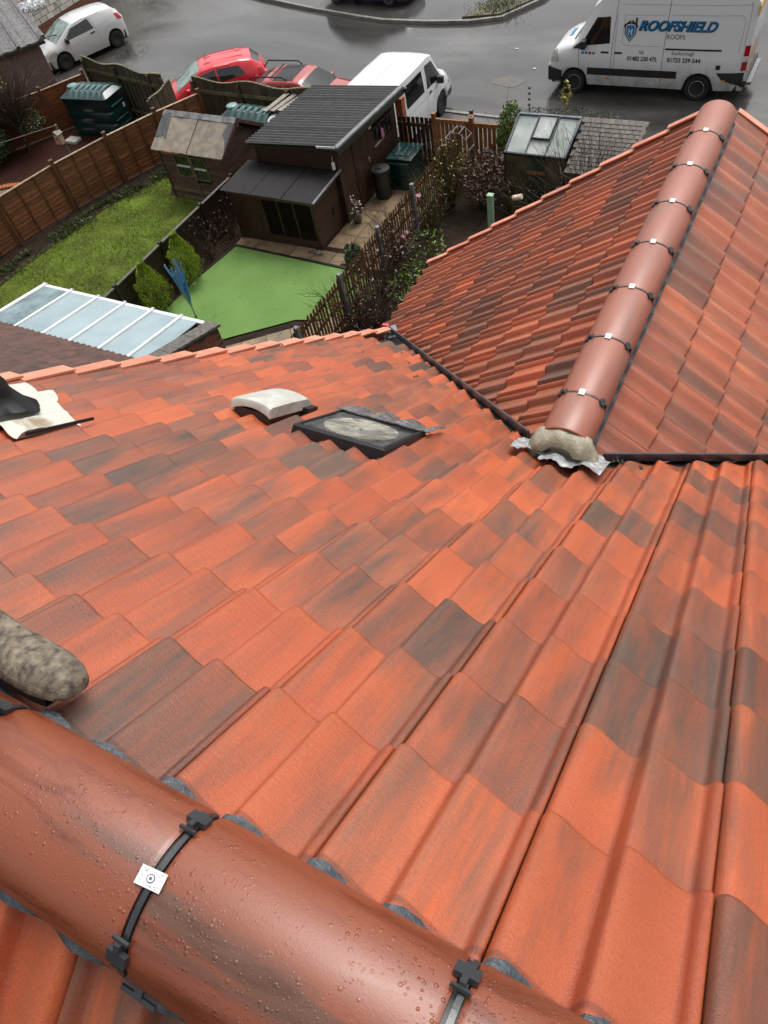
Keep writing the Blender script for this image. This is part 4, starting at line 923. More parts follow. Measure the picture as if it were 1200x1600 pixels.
for i in range(5): q = MB(); x = -14.1 + i * .87; q.box(x + .07, x + .87, 7.99, 8.0, .6, 2.05); q.build('window_pane', M['dim'], cn)
pw = thing('parapet_wall', 'sloping brick parapet wall with a mossy grey coping beside the conservatory', 'wall', (0, 0, 0))
def ppt(x, y, h=0): return V(x, y, 2.0 + (8.12 - y) * .30 + h)
for k, (a, c) in enumerate(((8.14, 7.45), (7.445, 6.75), (6.745, 6.0))):
    q = MB(); vs = [ppt(x, y, h) for h in (0, .06) for y in (a, c) for x in (-9.66, -9.33)]; q.add(vs, [(0, 2, 3, 1), (4, 5, 7, 6), (0, 1, 5, 4), (2, 6, 7, 3), (1, 3, 7, 5), (0, 4, 6, 2)]); q.build('coping_stone', M['coping'], pw, bevel=.006)
q = MB(); q.add([V(-9.6, 6.2, 0), V(-9.39, 6.2, 0), V(-9.39, 8.07, 0), V(-9.6, 8.07, 0), ppt(-9.6, 6.2, -.01), ppt(-9.39, 6.2, -.01), ppt(-9.39, 8.07, -.01), ppt(-9.6, 8.07, -.01)], [(0, 1, 5, 4), (1, 2, 6, 5), (2, 3, 7, 6), (3, 0, 4, 7), (4, 5, 6, 7)]); q.build('mortar_core', M['joint'], pw)
q = MB(); q.box(0, .012, 0, .215, 0, .065); bk = q.mesh('brick', M['brick'])
for k in range(34):
    z = 2.35 - .075 * k
    for j in range(9):
        y = 6.15 + .225 * j + (.11 if k % 2 else 0)
        if z + .065 > 2.0 + (8.12 - y - .2) * .30 - .02 or y + .215 > 8.09 or z < .3: continue
        link('brick', bk, pw, Matrix.Translation((-9.39, y, z)))
    if z < 1.98 and z > .3:
        for xx in ((-9.6,) if k % 2 else (-9.6,)): link('brick', bk, pw, Matrix.Translation((xx, 8.07, z)) @ Matrix(((0, 1, 0, 0), (1, 0, 0, 0), (0, 0, 1, 0), (0, 0, 0, 1))))

# ---- two golden conifers
def conifer(label, x, y, h, r):
    t = thing('conifer', label, 'conifer', (x, y, 0), random.uniform(0, 6), 'golden conifers against the dark fence')
    q = MB(); q.tube([(0, 0, 0), (0, 0, h * .5)], .03, 6); q.build('trunk', M['twig'], t)
    q = MB()
    for _ in range(5200):
        f = random.random() ** .8; a = random.uniform(0, 2 * pi); rr = r * (sin(pi * min(1, (f * .86 + .14))) ** .75 if f < .92 else .3) * (1 + .30 * noise.noise(V(cos(a) * 2.2, sin(a) * 2.2, f * 7)))
        if f > .5: rr *= 1 - (f - .5) * .7
        rr *= random.uniform(.70, 1.06); p = V(cos(a) * rr, sin(a) * rr, .04 + f * h * .98)
        d = (V(cos(a), sin(a), 0) * .7 + V(random.gauss(0, .25), random.gauss(0, .25), 1)).normalized(); e = V(-sin(a), cos(a), random.gauss(0, .3)) * random.uniform(.007, .016); l = random.uniform(.035, .075)
        q.add([p - e, p + e, p + d * l], [(0, 1, 2)])
    q.build('crown', M['conifer'], t)
conifer('yellow green conifer nearer the conservatory, left of the washing line', -13.36, 10.05, 1.42, .38)
conifer('golden conifer directly behind the folded blue washing line', -13.30, 11.3, 1.42, .37)

# ---- folded rotary washing line
rl = thing('rotary_line', 'folded rotary washing line with blue cord standing on the turf', 'washing line', (-12.29, 10.08, .04))
q = MB(); q.tube([(0, 0, 0), (0, 0, .5), (-.01, .0, 1.35)], .017, 8); q.tube([(0, 0, 0), (0, 0, .10)], .026, 8); q.build('pole', M['grey'], rl)
for k in range(4):
    a = k * pi / 2 + .5; q = MB(); q.tube([(0, 0, .32), (cos(a) * .06, sin(a) * .06, .6), (cos(a) * .19, sin(a) * .19, 1.55)], .012, 5); q.build('arm', M['silver'], rl)
q = MB()
for i in range(46):
    a0 = random.choice([.5, .5 + pi / 2, .5 + pi, .5 + 1.5 * pi]); z1 = random.uniform(1.1, 1.56); z0 = random.uniform(.38, .7); r1_ = .20 * z1 / 1.5; a1 = a0 + random.gauss(0, .25)
    q.tube([(cos(a1) * r1_, sin(a1) * r1_, z1), (cos(a1) * .09 + random.gauss(0, .02), sin(a1) * .09 + random.gauss(0, .02), (z0 + z1) / 2), (random.gauss(0, .02), random.gauss(0, .02), z0)], .0075, 4, False)
q.build('cord', M['blueline'], rl)

# ---- bins
cb = thing('compost_bin', 'dark green lidded compost bin against the side of the brown shed', 'bin', (-9.72, 16.95, .06), radians(3))
q = MB(); q.add([V(sx * a, sy * c, z) for z, a, c in ((0, .37, .50), (.78, .33, .45)) for sx, sy in ((-1, -1), (1, -1), (1, 1), (-1, 1))], [(0, 1, 5, 4), (1, 2, 6, 5), (2, 3, 7, 6), (3, 0, 4, 7), (4, 5, 6, 7)]); q.build('body', M['tank'], cb, bevel=.03)
q = MB(); q.box(-.38, .38, -.5, .5, .78, .84, Matrix.Rotation(-.05, 4, 'X')); ld = q.build('lid', M['tank'], cb, bevel=.02)
for x in (-.18, 0, .18): q = MB(); q.box(x - .05, x + .05, -.3, .34, .835, .87, Matrix.Rotation(-.05, 4, 'X')); q.build('lid_rib', M['tank'], ld, bevel=.015)
q = MB(); q.box(-.3, .3, -.53, -.50, .7, .78); q.box(-.36, .36, -.515, -.485, .36, .40); q.build('band', M['tank'], cb, bevel=.01)
bn = thing('dustbin', 'round black plastic dustbin beside the shed door', 'bin', (-10.03, 16.08, .06))
MB().lathe([(.20, 0), (.22, .02), (.25, .70), (.262, .72), (.262, .75)], 24).build('body', M['black'], bn, smooth=40)
MB().lathe([(.27, .75), (.272, .79), (.25, .82), (.10, .84), (.10, .86), (.04, .87)], 24).build('lid', M['black'], bn, smooth=40)
po = thing('plant_pot', 'dark square planter with trailing leaves at the corner of the patio', 'planter', (-9.25, 12.95, .06))
q = MB(); q.box(-.17, .17, -.17, .17, 0, .42); q.build('pot', M['black'], po, bevel=.01)
q = MB(); leaves(q, (0, 0, .5), (.2, .2, .16), 260, .05); q.build('foliage', M['dgreen'], po)
po = thing('small_pot_plant', 'small pot plant with pale flowers between the kennel and the shed door', 'plant', (-10.15, 14.75, .06))
MB().lathe([(.09, 0), (.13, .16)], 14).build('pot', M['oldwood'], po); q = MB(); leaves(q, (0, 0, .42), (.16, .16, .26), 90, .045); q.build('foliage', M['dead'], po)
q = MB(); 
for _ in range(26): p = V(random.gauss(0, .1), random.gauss(0, .1), random.uniform(.3, .75)); q.box(p.x - .015, p.x + .015, p.y - .015, p.y + .015, p.z, p.z + .02)
q.build('flowers', M['petal'], po)

# ---- small things in front of the kennel
q = MB()
for _ in range(14): p = V(-10.6 + random.gauss(0, .1), 13.2 + random.gauss(0, .05), .09); q.lathe([(.02, 0), (.035, .02), (.02, .045)], 8, Matrix.Translation(p))
tag(stuff(q.build('pale_pebbles', M['stone'])), 'cluster of pale pebbles on the slabs before the kennel', 'pebbles')
# ---- bed along the dark fence: bare shrubs
for (x, y, h, m_, lb) in ((-13.5, 10.35, .75, 'dead', 'brown grassy clump between the two conifers'), (-13.45, 12.3, 1.25, 'dead', 'bare shrub with pale dead leaves against the dark fence'), (-13.5, 13.4, 1.15, 'dead', 'twiggy shrub beside the kennel end of the dark fence')):
    t = thing('bare_shrub', lb, 'shrub', (x, y, 0)); q = MB(); twigs(q, (0, 0, 0), 34, h, .42, .006, 4, 2); q.build('twigs', M['twig'], t)
    q = MB(); leaves(q, (0, 0, h * .55), (.42, .5, h * .45), 150, .026); q.build('dead_leaves', M[m_], t)
q = MB()
for _ in range(900): p = V(random.uniform(-13.66, -13.34), random.uniform(10.8, 14.2), .04); q.add([p, p + V(.03, .01, .01), p + V(.03, .04, .02), p + V(0, .03, .0)], [(0, 1, 2, 3)])
tag(stuff(q.build('leaf_litter', M['dead'])), 'dead leaf litter on the narrow bed by the turf', 'leaf litter')

# ================================================================== GREENHOUSE, SHINGLE ROOF, RIGHT-HAND GARDEN
gh = thing('greenhouse', 'small lean-to greenhouse with an aluminium framed glass roof and roof vent', 'greenhouse', (0, 0, 0))
ga = [(-6.60, 16.42, 1.44), (-5.10, 16.40, 1.44), (-5.0, 17.28, 1.96), (-6.55, 17.28, 1.96)]
ga = [V(*p) for p in ga]
def gp(u, v, h=0): return ga[0].lerp(ga[1], u).lerp(ga[3].lerp(ga[2], u), v) + V(0, -.5 * h, .86 * h)
alu = mat('grey_blue_aluminium', (.16, .18, .22), (.09, .10, .125), 8, .35, bump=0, metal=.3)
M['alu'] = alu
for u0, u1, v0, v1 in ((.01, .33, 0, 1), (.35, .66, 0, .40), (.68, .99, 0, 1)):
    q = MB(); q.add([gp(u0, v0), gp(u1, v0), gp(u1, v1), gp(u0, v1)], [(0, 1, 2, 3)]); q.build('pane', M['ghglass'], gh)
vt = MB()
for a, c in (((.36, .40), (.65, .40)), ((.65, .40), (.65, .97)), ((.65, .97), (.36, .97)), ((.36, .97), (.36, .40))): vt.beam(gp(*a, .05), gp(*c, .05), .03, .03)
vt = vt.build('roof_vent', M['black'], gh)
q = MB(); q.add([gp(.37, .41, .045), gp(.64, .41, .045), gp(.64, .96, .045), gp(.37, .96, .045)], [(0, 1, 2, 3)]); q.build('vent_pane', M['ghglass'], vt)
q = MB(); q.beam(gp(.52, .6, .05), gp(.52, .82, .05), .03, .01); q.build('vent_stay', M['white'], vt)
for a, c, w_ in (((0, 0), (0, 1), .05), ((1, 0), (1, 1), .05), ((.34, 0), (.34, 1), .035), ((.67, 0), (.67, 1), .035), ((0, 1), (1, 1), .07)): q = MB(); q.beam(gp(*a, .015), gp(*c, .015), w_, .04); q.build('glazing_bar', M['alu'], gh)
q = MB(); q.beam(gp(-.02, 0, -.0), gp(1.02, 0, -.0), .06, .05); q.build('gutter', M['black'], gh)
q = MB(); q.beam(gp(-.01, .0, 0), V(-6.6, 16.42, 0), .04, .04); q.beam(V(-5.1, 16.4, 1.42), V(-5.1, 16.4, 0), .04, .04); q.beam(V(-6.03, 16.41, 1.42), V(-6.03, 16.41, 0), .035, .04); q.beam(V(-5.55, 16.41, 1.42), V(-5.55, 16.41, 0), .035, .04); stuff(q.build('wall_frame', M['oldwood'], gh))
for x0, x1, m_ in ((-6.58, -6.05, 'ghwall'), (-5.53, -5.12, 'ghwall')):
    M.setdefault('ghwall', mat('dim_algae_wall_glass', (.10, .085, .05), (.04, .04, .022), 3, .12, bump=0)); q = MB(); q.box(x0, x1, 16.41, 16.42, .05, 1.40); q.build('wall_pane', M[m_], gh)
q = MB(); q.box(-6.01, -5.57, 16.40, 16.41, .12, .98); q.box(-6.01, -5.57, 16.40, 16.41, 1.06, 1.38); q.build('door_pane', M['dim'], gh)
q = MB(); q.box(-6.02, -5.56, 16.38, 16.41, .98, 1.06); q.build('door_rail', M['gate'], gh)
q = MB(); q.box(-5.5, -5.14, 17.2, 17.28, 0, 1.9); q.box(-6.5, -5.1, 17.26, 17.3, 0, 1.9); q.box(-6.59, -6.57, 16.45, 17.28, 0, 1.42); q.build('back_wall', M['oldwood'], gh)
for (x, y, m_, h) in ((-5.05, 16.0, 'grey', .22), (-4.86, 16.0, 'white', .24)):
    tag(MB().lathe([(.07, 0), (.09, h), (.06, h + .01)], 14, Matrix.Translation((x, y, .72))).build('small_pot', M[m_], None, smooth=40), ('grey' if m_ == 'grey' else 'white') + ' pot on the bench in front of the greenhouse', 'pot')
q = MB(); q.box(-5.3, -4.5, 15.85, 16.2, .62, .72); q.box(-5.25, -5.18, 15.9, 16.15, 0, .62); q.box(-4.62, -4.55, 15.9, 16.15, 0, .62); tag(q.build('potting_bench', M['oldwood']), 'low wooden bench in front of the greenhouse', 'bench')
sr = thing('shingle_roofed_store', 'low store with a grey brown shingle roof right of the greenhouse', 'shed', (0, 0, 0))
q = MB(); q.add([V(-5.0, 16.2, 0), V(-3.55, 16.2, 0), V(-3.55, 17.35, 0), V(-5.0, 17.35, 0), V(-5.0, 16.2, 1.3), V(-3.55, 16.2, 1.3), V(-3.55, 17.35, 1.86), V(-5.0, 17.35, 1.86)], [(0, 1, 5, 4), (1, 2, 6, 5), (2, 3, 7, 6), (3, 0, 4, 7), (4, 5, 6, 7)]); q.build('wall', M['oldwood'], sr)
q = MB(); q.box(0, .148, -.14, 0, 0, .014); sh = q.mesh('shingle', M['shingle']); sd_ = V(0, -.9, -.44).normalized(); sn = V(0, -.44, .9).normalized()
for k in range(13):
    for i in range(9 if k % 2 else 10):
        o = V(-5.0 + .155 * i + (.075 if k % 2 else 0), 17.40, 1.90) + sd_ * (.112 * k + .10) + sn * (.012); y2 = (-sd_ - sn * .10).normalized(); y2 = -y2
        Mt = frame(o + V(.148, 0, 0), V(-1, 0, 0), (sd_ + sn * .10).normalized(), V(-1, 0, 0).cross((sd_ + sn * .10).normalized())); link('shingle', sh, sr, Mt)
q = MB(); q.beam(V(-3.52, 17.4, 1.90), V(-3.52, 16.1, 1.28), .06, .07); q.build('roof_edge', M['cladpale'], sr)

def shrub(label, loc, n, h, sp, r0, tm, lm, nl, ls_, lr, lc, cat='shrub', name='shrub', group=None, up=1.0, sub=2, bends=4):
    t = thing(name, label, cat, loc, 0, group)
    q = MB(); twigs(q, (0, 0, 0), n, h, sp, r0, bends, sub, up); q.build('stems', M[tm], t)
    if nl: q = MB(); leaves(q, lc, lr, nl, ls_); q.build('leaves', M[lm], t)
    return t
shrub('tall clump of green canes against the picket fence below the gates', (-7.95, 16.0, 0), 70, 2.0, .20, .010, 'canes', 'yleaf', 260, .03, (.42, .6, .75), (0, 0, 1.25))
shrub('climbing rose with green canes along the far picket fence', (-7.95, 14.9, 0), 44, 1.6, .22, .009, 'canes', 'weed', 160, .035, (.35, .6, .6), (0, 0, .9), 'rose', 'rose_bush')
shrub('leafy green shrub at the foot of the wing roof gable', (-7.45, 13.5, 0), 20, 1.0, .35, .008, 'canes', 'ivy', 300, .045, (.45, .6, .4), (0, 0, .6))
shrub('low bright green plant behind the grey fence post', (-7.5, 12.4, 0), 14, .8, .4, .007, 'canes', 'ivy', 380, .05, (.4, .7, .35), (0, 0, .4))
shrub('bare dark rose bushes tangled over the near picket fence', (-7.95, 12.2, 0), 60, 1.7, .40, .010, 'twig', 'dead', 380, .03, (.55, 1.1, .6), (0, 0, .95), 'rose', 'rose_bush')
shrub('bare thorny rose stems leaning on the middle of the picket fence', (-8.05, 13.1, 0), 60, 1.75, .30, .011, 'twig', 'dead', 260, .028, (.45, .9, .6), (0, 0, 1.0), 'rose', 'rose_bush')
shrub('dark bare stems at the turf end of the picket fence', (-8.0, 10.9, 0), 60, 1.5, .38, .011, 'twig', 'dead', 240, .028, (.5, .9, .5), (0, 0, .9))
shrub('dense bare brown shrub beside the valley foot', (-7.6, 11.0, 0), 60, 1.3, .45, .010, 'twig', 'dead', 420, .03, (.7, .9, .5), (0, 0, .6))
shrub('big tangled shrub with dead brown leaves left of the greenhouse', (-7.15, 16.35, 0), 80, 1.5, .40, .012, 'twig', 'dead', 2200, .038, (.75, .85, .55), (.1, 0, .85))
shrub('bare brown bramble sprawling over the shingle roof', (-4.35, 16.0, 0), 190, 2.5, .50, .011, 'twig', 'dead', 300, .025, (1.1, .6, .7), (.2, .2, 1.2), 'bramble', 'bramble')
shrub('trailing greenish stems in front of the greenhouse door', (-6.1, 15.9, 0), 26, 1.3, .45, .007, 'canes', 'weed', 120, .03, (.6, .4, .5), (0, 0, .7))
shrub('bare twigs poking over the wing gable at the right', (-3.5, 16.9, 0), 60, 2.0, .40, .008, 'twig', 'dead', 120, .025, (.6, .6, .6), (0, 0, 1.2))
t = thing('ivy', 'bright green ivy climbing the back left corner of the greenhouse', 'ivy', (-6.95, 17.75, 0)); q = MB(); leaves(q, (0, 0, 1.15), (.36, .38, .85), 2600, .045); q.build('leaves', M['ivy'], t); q = MB(); twigs(q, (0, 0, 0), 14, 1.9, .2, .012); q.build('stems', M['twig'], t)
t = thing('hedge', 'low green hedge top behind the greenhouse roof', 'hedge', (-5.3, 17.9, 0)); q = MB(); leaves(q, (-.1, 0, 1.72), (1.35, .14, .16), 1500, .022); q.build('leaves', M['dgreen'], t); q = MB(); q.box(-1.3, 1.3, -.10, .10, 0, 1.62); q.build('inner_growth', M['soil'], t)
q = MB(); twigs(q, (0, 0, 0), 6, .7, .25, .006); leaves(q, (0, 0, .5), (.12, .12, .3), 60, .05); tag(q.build('green_sprig', M['yleaf']), 'upright yellow green sprig rising behind the greenhouse', 'plant').location = (-5.6, 17.9, 1.75)
q = MB(); q.tube([(-6.42, 17.6, 0), (-6.42, 17.6, 2.0)], .012, 6)
for k in range(4): q.lathe([(.0, 0), (.035, .02), (.035, .05), (.0, .07)], 8, Matrix.Translation((-6.42, 17.6, 2.0 + k * .13)))
tag(q.build('garden_ornament', M['black']), 'slim dark pole with four beads behind the greenhouse corner', 'ornament')
# bright flowers on the roses
def flowers(name, label, pts, m, s_=.045):
    t = thing(name, label, 'flowers', pts[0], 0); 
    for p in pts:
        q = MB()
        for k in range(7): a = k * .9; q.add([V(0, 0, 0), V(cos(a), sin(a), .4) * s_, V(cos(a + .6), sin(a + .6), .7) * s_], [(0, 1, 2)])
        o = q.build('bloom', M[m], t); o.location = V(*p) - V(*pts[0])
flowers('rose_blooms', 'few pink rose blooms near the middle of the picket fence', [(-7.95, 14.25, 1.38), (-7.9, 14.15, 1.42), (-8.0, 14.35, 1.3), (-7.9, 13.2, .95), (-7.85, 13.3, 1.0)], 'pink', .07)
flowers('white_blooms', 'scattered white petals among the bare rose stems', [(-7.8 + random.gauss(0, .2), 12.6 + random.gauss(0, .7), .9 + random.gauss(0, .25)) for _ in range(11)], 'petal', .025)
# bean arch
t = thing('metal_arch', 'thin wire garden arch beside the gates', 'garden arch', (-7.95, 16.5, 0))
for dy in (0, .35):
    q = MB(); q.tube([(-.35, dy, 0), (-.35, dy, 1.35), (-.28, dy, 1.62), (-.10, dy, 1.76), (.10, dy, 1.76), (.28, dy, 1.62), (.35, dy, 1.35), (.35, dy, 0)], .009, 5); q.build('hoop', M['grey'], t)
for x, z in ((-.35, 1.35), (-.28, 1.62), (-.1, 1.76), (.1, 1.76), (.28, 1.62), (.35, 1.35)): q = MB(); q.tube([(x, 0, z), (x, .35, z)], .008, 4); q.build('rung', M['silver'], t)
q = MB(); q.box(-6.52, -6.38, 15.0, 15.12, 0, 1.12); q.box(-6.53, -6.37, 14.99, 15.13, 1.12, 1.15); tag(q.build('green_post', M['gpost'], bevel=.006), 'pale green square post just beyond the wing gable', 'post')
MB_ = MB().lathe([(.055, 0), (.062, 0), (.062, .22), (.055, .22)], 18, Matrix.Translation((-5.75, 14.75, 1.32)) @ Matrix.Rotation(1.25, 4, 'Y') @ Matrix.Rotation(.0, 4, 'Z'))
tag(MB_.build('white_pot', mat('terracotta_white_pot', (.75, .72, .66), (.55, .27, .12), 12, .5, bump=0), None, smooth=40), 'small white and orange pot lying on its side above the shrubs', 'pot')
q = MB(); q.tube([(-5.75, 14.8, 0), (-5.72, 14.8, 1.3)], .02, 6); tag(q.build('bare_stake', M['twig']), 'thin stake holding the small white and orange pot', 'stake')
# fallen canes and stones by the valley foot
q = MB(); 
for k in range(7): q.tube([(-7.9 + .1 * k, 9.6 + .12 * k, .1), (-7.2 + .1 * k, 10.2 + .1 * k, .4), (-6.5, 10.9 + .05 * k, .35 + .06 * k)], .009, 4, False)
tag(stuff(q.build('cut_canes', M['cladpale'])), 'pale cut canes lying at the foot of the picket fence', 'canes')

# ================================================================== FAR LEFT GARDEN
def oil_tank(label, loc, rz, W=1.98, D=1.02, Hh=1.32):
    t = thing('oil_tank', label, 'oil tank', loc, rz, 'oil tanks behind the gardens')
    def ring(z, ex, r=.12):
        out = []
        for cx, cy, a0 in ((1, 1, 0), (-1, 1, 90), (-1, -1, 180), (1, -1, 270)):
            for k in range(4): a = radians(a0 + 30 * k); out.append(V(cx * (W / 2 + ex - r) + r * cos(a), cy * (D / 2 + ex - r) + r * sin(a), z))
        return out
    q = MB(); rows = [ring(0, -.02)]
    zs = [.08, .12, .17, .40, .44, .48, .52, .78, .82, .86, .9, Hh - .12, Hh - .09, Hh - .05]
    ex = [0, .0, 0, 0, -.02, -.02, 0, 0, -.02, -.02, 0, 0, .035, .035]
    for z, e in zip(zs, ex): rows.append(ring(z, e))
    rows += [ring(Hh - .02, -.02), ring(Hh + .10, -.20)]
    q.grid(rows, True); q.add(rows[-1], [tuple(range(16))]); q.build('body', M['tank'], t, smooth=30)
    for k in range(6):
        x = -W / 2 + .48 + k * .25; q = MB(); q.grid([[V(x + dx, y, z + dz) for y, z in ((-D / 2 + .0, Hh - .03), (-D / 2 + .2, Hh + .13), (0, Hh + .16), (D / 2 - .2, Hh + .13), (D / 2 - .0, Hh - .03))] for dx, dz in ((-.08, -.03), (-.06, .0), (.06, 0), (.08, -.03))]); q.build('rib', M['tankhi'] if False else M['tankrib'], t, smooth=40)
    MB().lathe([(.17, Hh + .08), (.17, Hh + .15), (.13, Hh + .17), (.02, Hh + .175)], 20, Matrix.Translation((-W / 2 + .26, 0, 0))).build('filler_cap', M['tankhi'], t, smooth=40)
    for z in (.28, .5, .95): q = MB(); q.box(W / 2 + .0, W / 2 + .03, -D / 2 + .15, D / 2 - .2, z, z + .03); q.build('end_rib', M['tankrib'], t, bevel=.01)
    q = MB(); q.box(W / 2 + .012, W / 2 + .02, .18, .27, .72, .86); q.build('label_plate', M['white'], t)
    return t
M['tankrib'] = mat('green_tank_rib', (.045, .12, .11), (.02, .07, .065), 6, .2, bump=.1, bs=30, coat=.6)
oil_tank('big dark green ribbed oil tank standing before the wavy fence', (-22.15, 17.95, 0), radians(4))
oil_tank('dark green tank with pale wet ribs hidden behind the felt-roofed shed', (-15.1, 17.5, 0), radians(-3), 1.9, .8, 1.3)

def wavy_fence(name, label, a, c, h, n, loc=None, amp=.12, m='oldwood'):
    a = V(*a); c = V(*c); d = c - a; L_ = d.length; ang = atan2(d.y, d.x); t = thing(name, label, 'fence', a, ang); pw_ = L_ / n
    for i in range(n):
        u = (i + .5) / n; hh_ = h + amp * (cos(u * 2 * pi * max(1, round(L_ / 1.9))) * .5 + .5)
        q = MB(); q.box(i * pw_ + .004, (i + 1) * pw_ - .002, -.012 + (i % 2) * .014, .004 + (i % 2) * .014, .03, hh_); q.build('board', M[m], t)
        q = MB(); q.box(i * pw_, (i + 1) * pw_, -.03, .03, hh_, hh_ + .03); q.build('capping', M['cappale'] if m == 'x' else M['paleold'], t)
    for z in (.3, h - .32): q = MB(); q.box(0, L_, -.07, -.02, z, z + .09); q.build('rail', M['paleold'], t)
    for k in range(int(L_ / 1.85) + 2): x = min(L_, k * 1.87); q = MB(); q.box(x - .05, x + .05, -.09, .0, 0, h + .02); q.build('post', M[m], t)
M['paleold'] = mat('pale_lichened_rail', (.17, .15, .08), (.07, .06, .03), 6, .5, bump=.3)
wavy_fence('wavy_topped_fence', 'old mossy wavy topped fence behind the green tank', (-23.55, 19.35, ROADZ + .3), (-19.2, 18.45, ROADZ + .3), 1.72, 36)
wavy_fence('return_fence_panel', 'short vertical boarded return panel at the end of the wavy fence', (-18.75, 18.3, 0), (-18.55, 17.0, 0), 1.62, 9, amp=.05)
wavy_fence('old_board_fence', 'leaning old board fence between the red cars and the felt shed', (-17.9, 18.45, 0), (-13.3, 18.25, 0), 1.62, 36)
# tall lamp-grey panel gaps removed: log store with warped planks
t = thing('log_store', 'rough log store with loose warped planks for a roof', 'log store', (-13.75, 17.75, 0), radians(4)); t.scale = (.78, .78, .86)
for k in range(5):
    for j in range(4):
        q = MB(); z = .1 + k * .32; q.box(-.55 + j * .29, -.29 + j * .29, -.3, .3, z, z + .25 + random.uniform(0, .04)); q.build('log', M['cladpale'] if (j + k) % 3 else M['gate'], t, bevel=.03)
for k in range(4): q = MB(); q.beam((-.85 + k * .32, -.55, 1.72 + .02 * k), (-.45 + k * .34, .65, 1.82 + random.uniform(-.03, .05)), .22, .025); q.build('plank', M['greyplank'] if 'greyplank' in M else M.setdefault('greyplank', mat('grey_weathered_plank', (.30, .27, .22), (.16, .14, .11), 4, .5, (6, 1, 1), bump=.4)), t)

# garage with fibre cement roof
gr = thing('garage', 'pebbledashed garage with a lichened corrugated roof at the far left', 'garage', (-25.68, 18.4, 0), radians(57))
# local x runs along the eave, away to the upper left is +y
q = MB(); q.box(-2.8, .9, 0, 4.5, -.4, 2.15); q.build('wall', M['dash'], gr)
n = 5
for k in range(n):
    x0 = -3.0 + k * .82; q = MB(); rows = []
    for yy, zz in ((-.15, 2.28), (2.0, 2.42), (4.6, 2.6)): rows.append([V(x0 + i * .82 / 16, yy, zz + (.05 if i % 16 in (14, 15) else .0) + .018 * (1 if (i // 4) % 2 else 0)) for i in range(17)])
    q.grid([[p - V(0, 0, .03) for p in rows[0]]] + rows); q.build('roof_sheet', M['asb'], gr)
q = MB(); q.box(-3.0, 1.12, -.2, -.10, 2.16, 2.26); q.build('gutter', M['moss'], gr)
q = MB(); q.box(1.05, 1.2, -.12, 4.5, 2.26, 2.40); q.build('roof_edge', M['asb'], gr)
q = MB(); leaves(q, (0, 0, 0), (.6, .45, .12), 700, .09); tag(q.build('white_sheeting', M['wpvc']), 'crumpled white plastic sheeting on top of the garage roof', 'plastic sheet').location = (-27.7, 21.5, 2.45)

# block wall at top left
bw = thing('block_wall', 'flaking white painted block wall at the top left corner', 'wall', (-33.2, 21.0, ROADZ))
q = MB(); q.box(-.25, -.02, 0, 14, 0, 2.55); q.build('mortar_core', M['joint'], bw)
q = MB(); q.box(0, .02, 0, .425, 0, .2); blk = q.mesh('block', M['block']); q = MB(); q.box(0, .02, 0, .2, 0, .2); blk2 = q.mesh('block', M['block'])
for k in range(9):
    y = .1 + (.22 if k % 2 else 0)
    while y < 11.4:
        w_ = .445 if random.random() < .75 else .222
        if random.random() > .06: link('block', blk if w_ > .3 else blk2, bw, Matrix.Translation((-.02 + random.uniform(-.012, .012), y, .45 + k * .222)))
        y += w_ + .012
q = MB(); q.box(-.02, .01, 0, .215, 0, .065); bk2 = q.mesh('brick', M['brick'])
for k in range(5):
    for j in range(40): link('brick', bk2, bw, Matrix.Translation((0, .1 + j * .226 + (.11 if k % 2 else 0), .03 + k * .078)))
q = MB(); q.box(-.3, .06, 0, 14, 2.55, 2.63); q.build('coping', M['moss'], bw)
tag(MB().prism([(-34.2, 20), (-60, 20), (-60, 40), (-34.2, 40)], ROADZ, ROADZ + 2.5).build('raised_bed', M['gate'] if False else M['bankm'] if 'bankm' in M else M.setdefault('bankm', mat('orange_soil_bank', (.20, .085, .04), (.08, .04, .02), 3, .8, bump=1))), 'orange brown raised bank above the white block wall', 'bank')

# far-left planting
t = thing('bare_tree', 'bare twiggy small tree in front of the pebbledashed garage', 'tree', (-24.35, 16.15, 0)); q = MB(); q.tube([(0, 0, 0), (.03, 0, .5), (0, .05, .9)], [.07, .06, .05], 7); q.build('trunk', M['twig'], t)
q = MB(); twigs(q, (0, 0, .7), 230, 2.1, .5, .014, 5, 3); q.build('branches', M['twig'], t); q = MB(); leaves(q, (.45, .2, .95), (.6, .5, .35), 900, .04); q.build('leaves', M['dgreen'], t)
t = thing('yellow_shrub', 'tall bare shrub with yellow green leaves at the left edge', 'shrub', (-25.3, 16.2, 0)); q = MB(); twigs(q, (0, 0, 0), 70, 2.5, .3, .012, 5, 2); q.build('stems', M['twig'], t); q = MB(); leaves(q, (0, 0, 2.0), (.85, .8, .8), 1500, .05); q.build('leaves', M['yleaf'], t)
t = thing('evergreen_shrub', 'dark evergreen shrub at the left edge below the bare tree', 'shrub', (-24.9, 15.0, 0)); q = MB(); twigs(q, (0, 0, 0), 30, 1.0, .4, .01); q.build('stems', M['twig'], t); q = MB(); leaves(q, (0, 0, .75), (.8, .85, .7), 3800, .05); q.build('leaves', M['dgreen'], t)
t = thing('bird_house', 'small pale bird house on a post holding a washing wire', 'bird house', (-20.95, 15.15, 0))
q = MB(); q.box(-.04, .04, -.04, .04, 0, 1.62); q.build('post', M['cladpale'], t); q = MB(); q.box(-.13, .13, -.16, .0, 1.1, 1.38, Matrix.Translation((0, -.02, 0))); q.build('box', M['cappale'], t)
q = MB(); q.box(-.17, .0, -.2, .04, 0, .02, Matrix.Translation((0, -.02, 1.48)) @ Matrix.Rotation(-.6, 4, 'Y')); q.build('roof', M['paleold'], t)
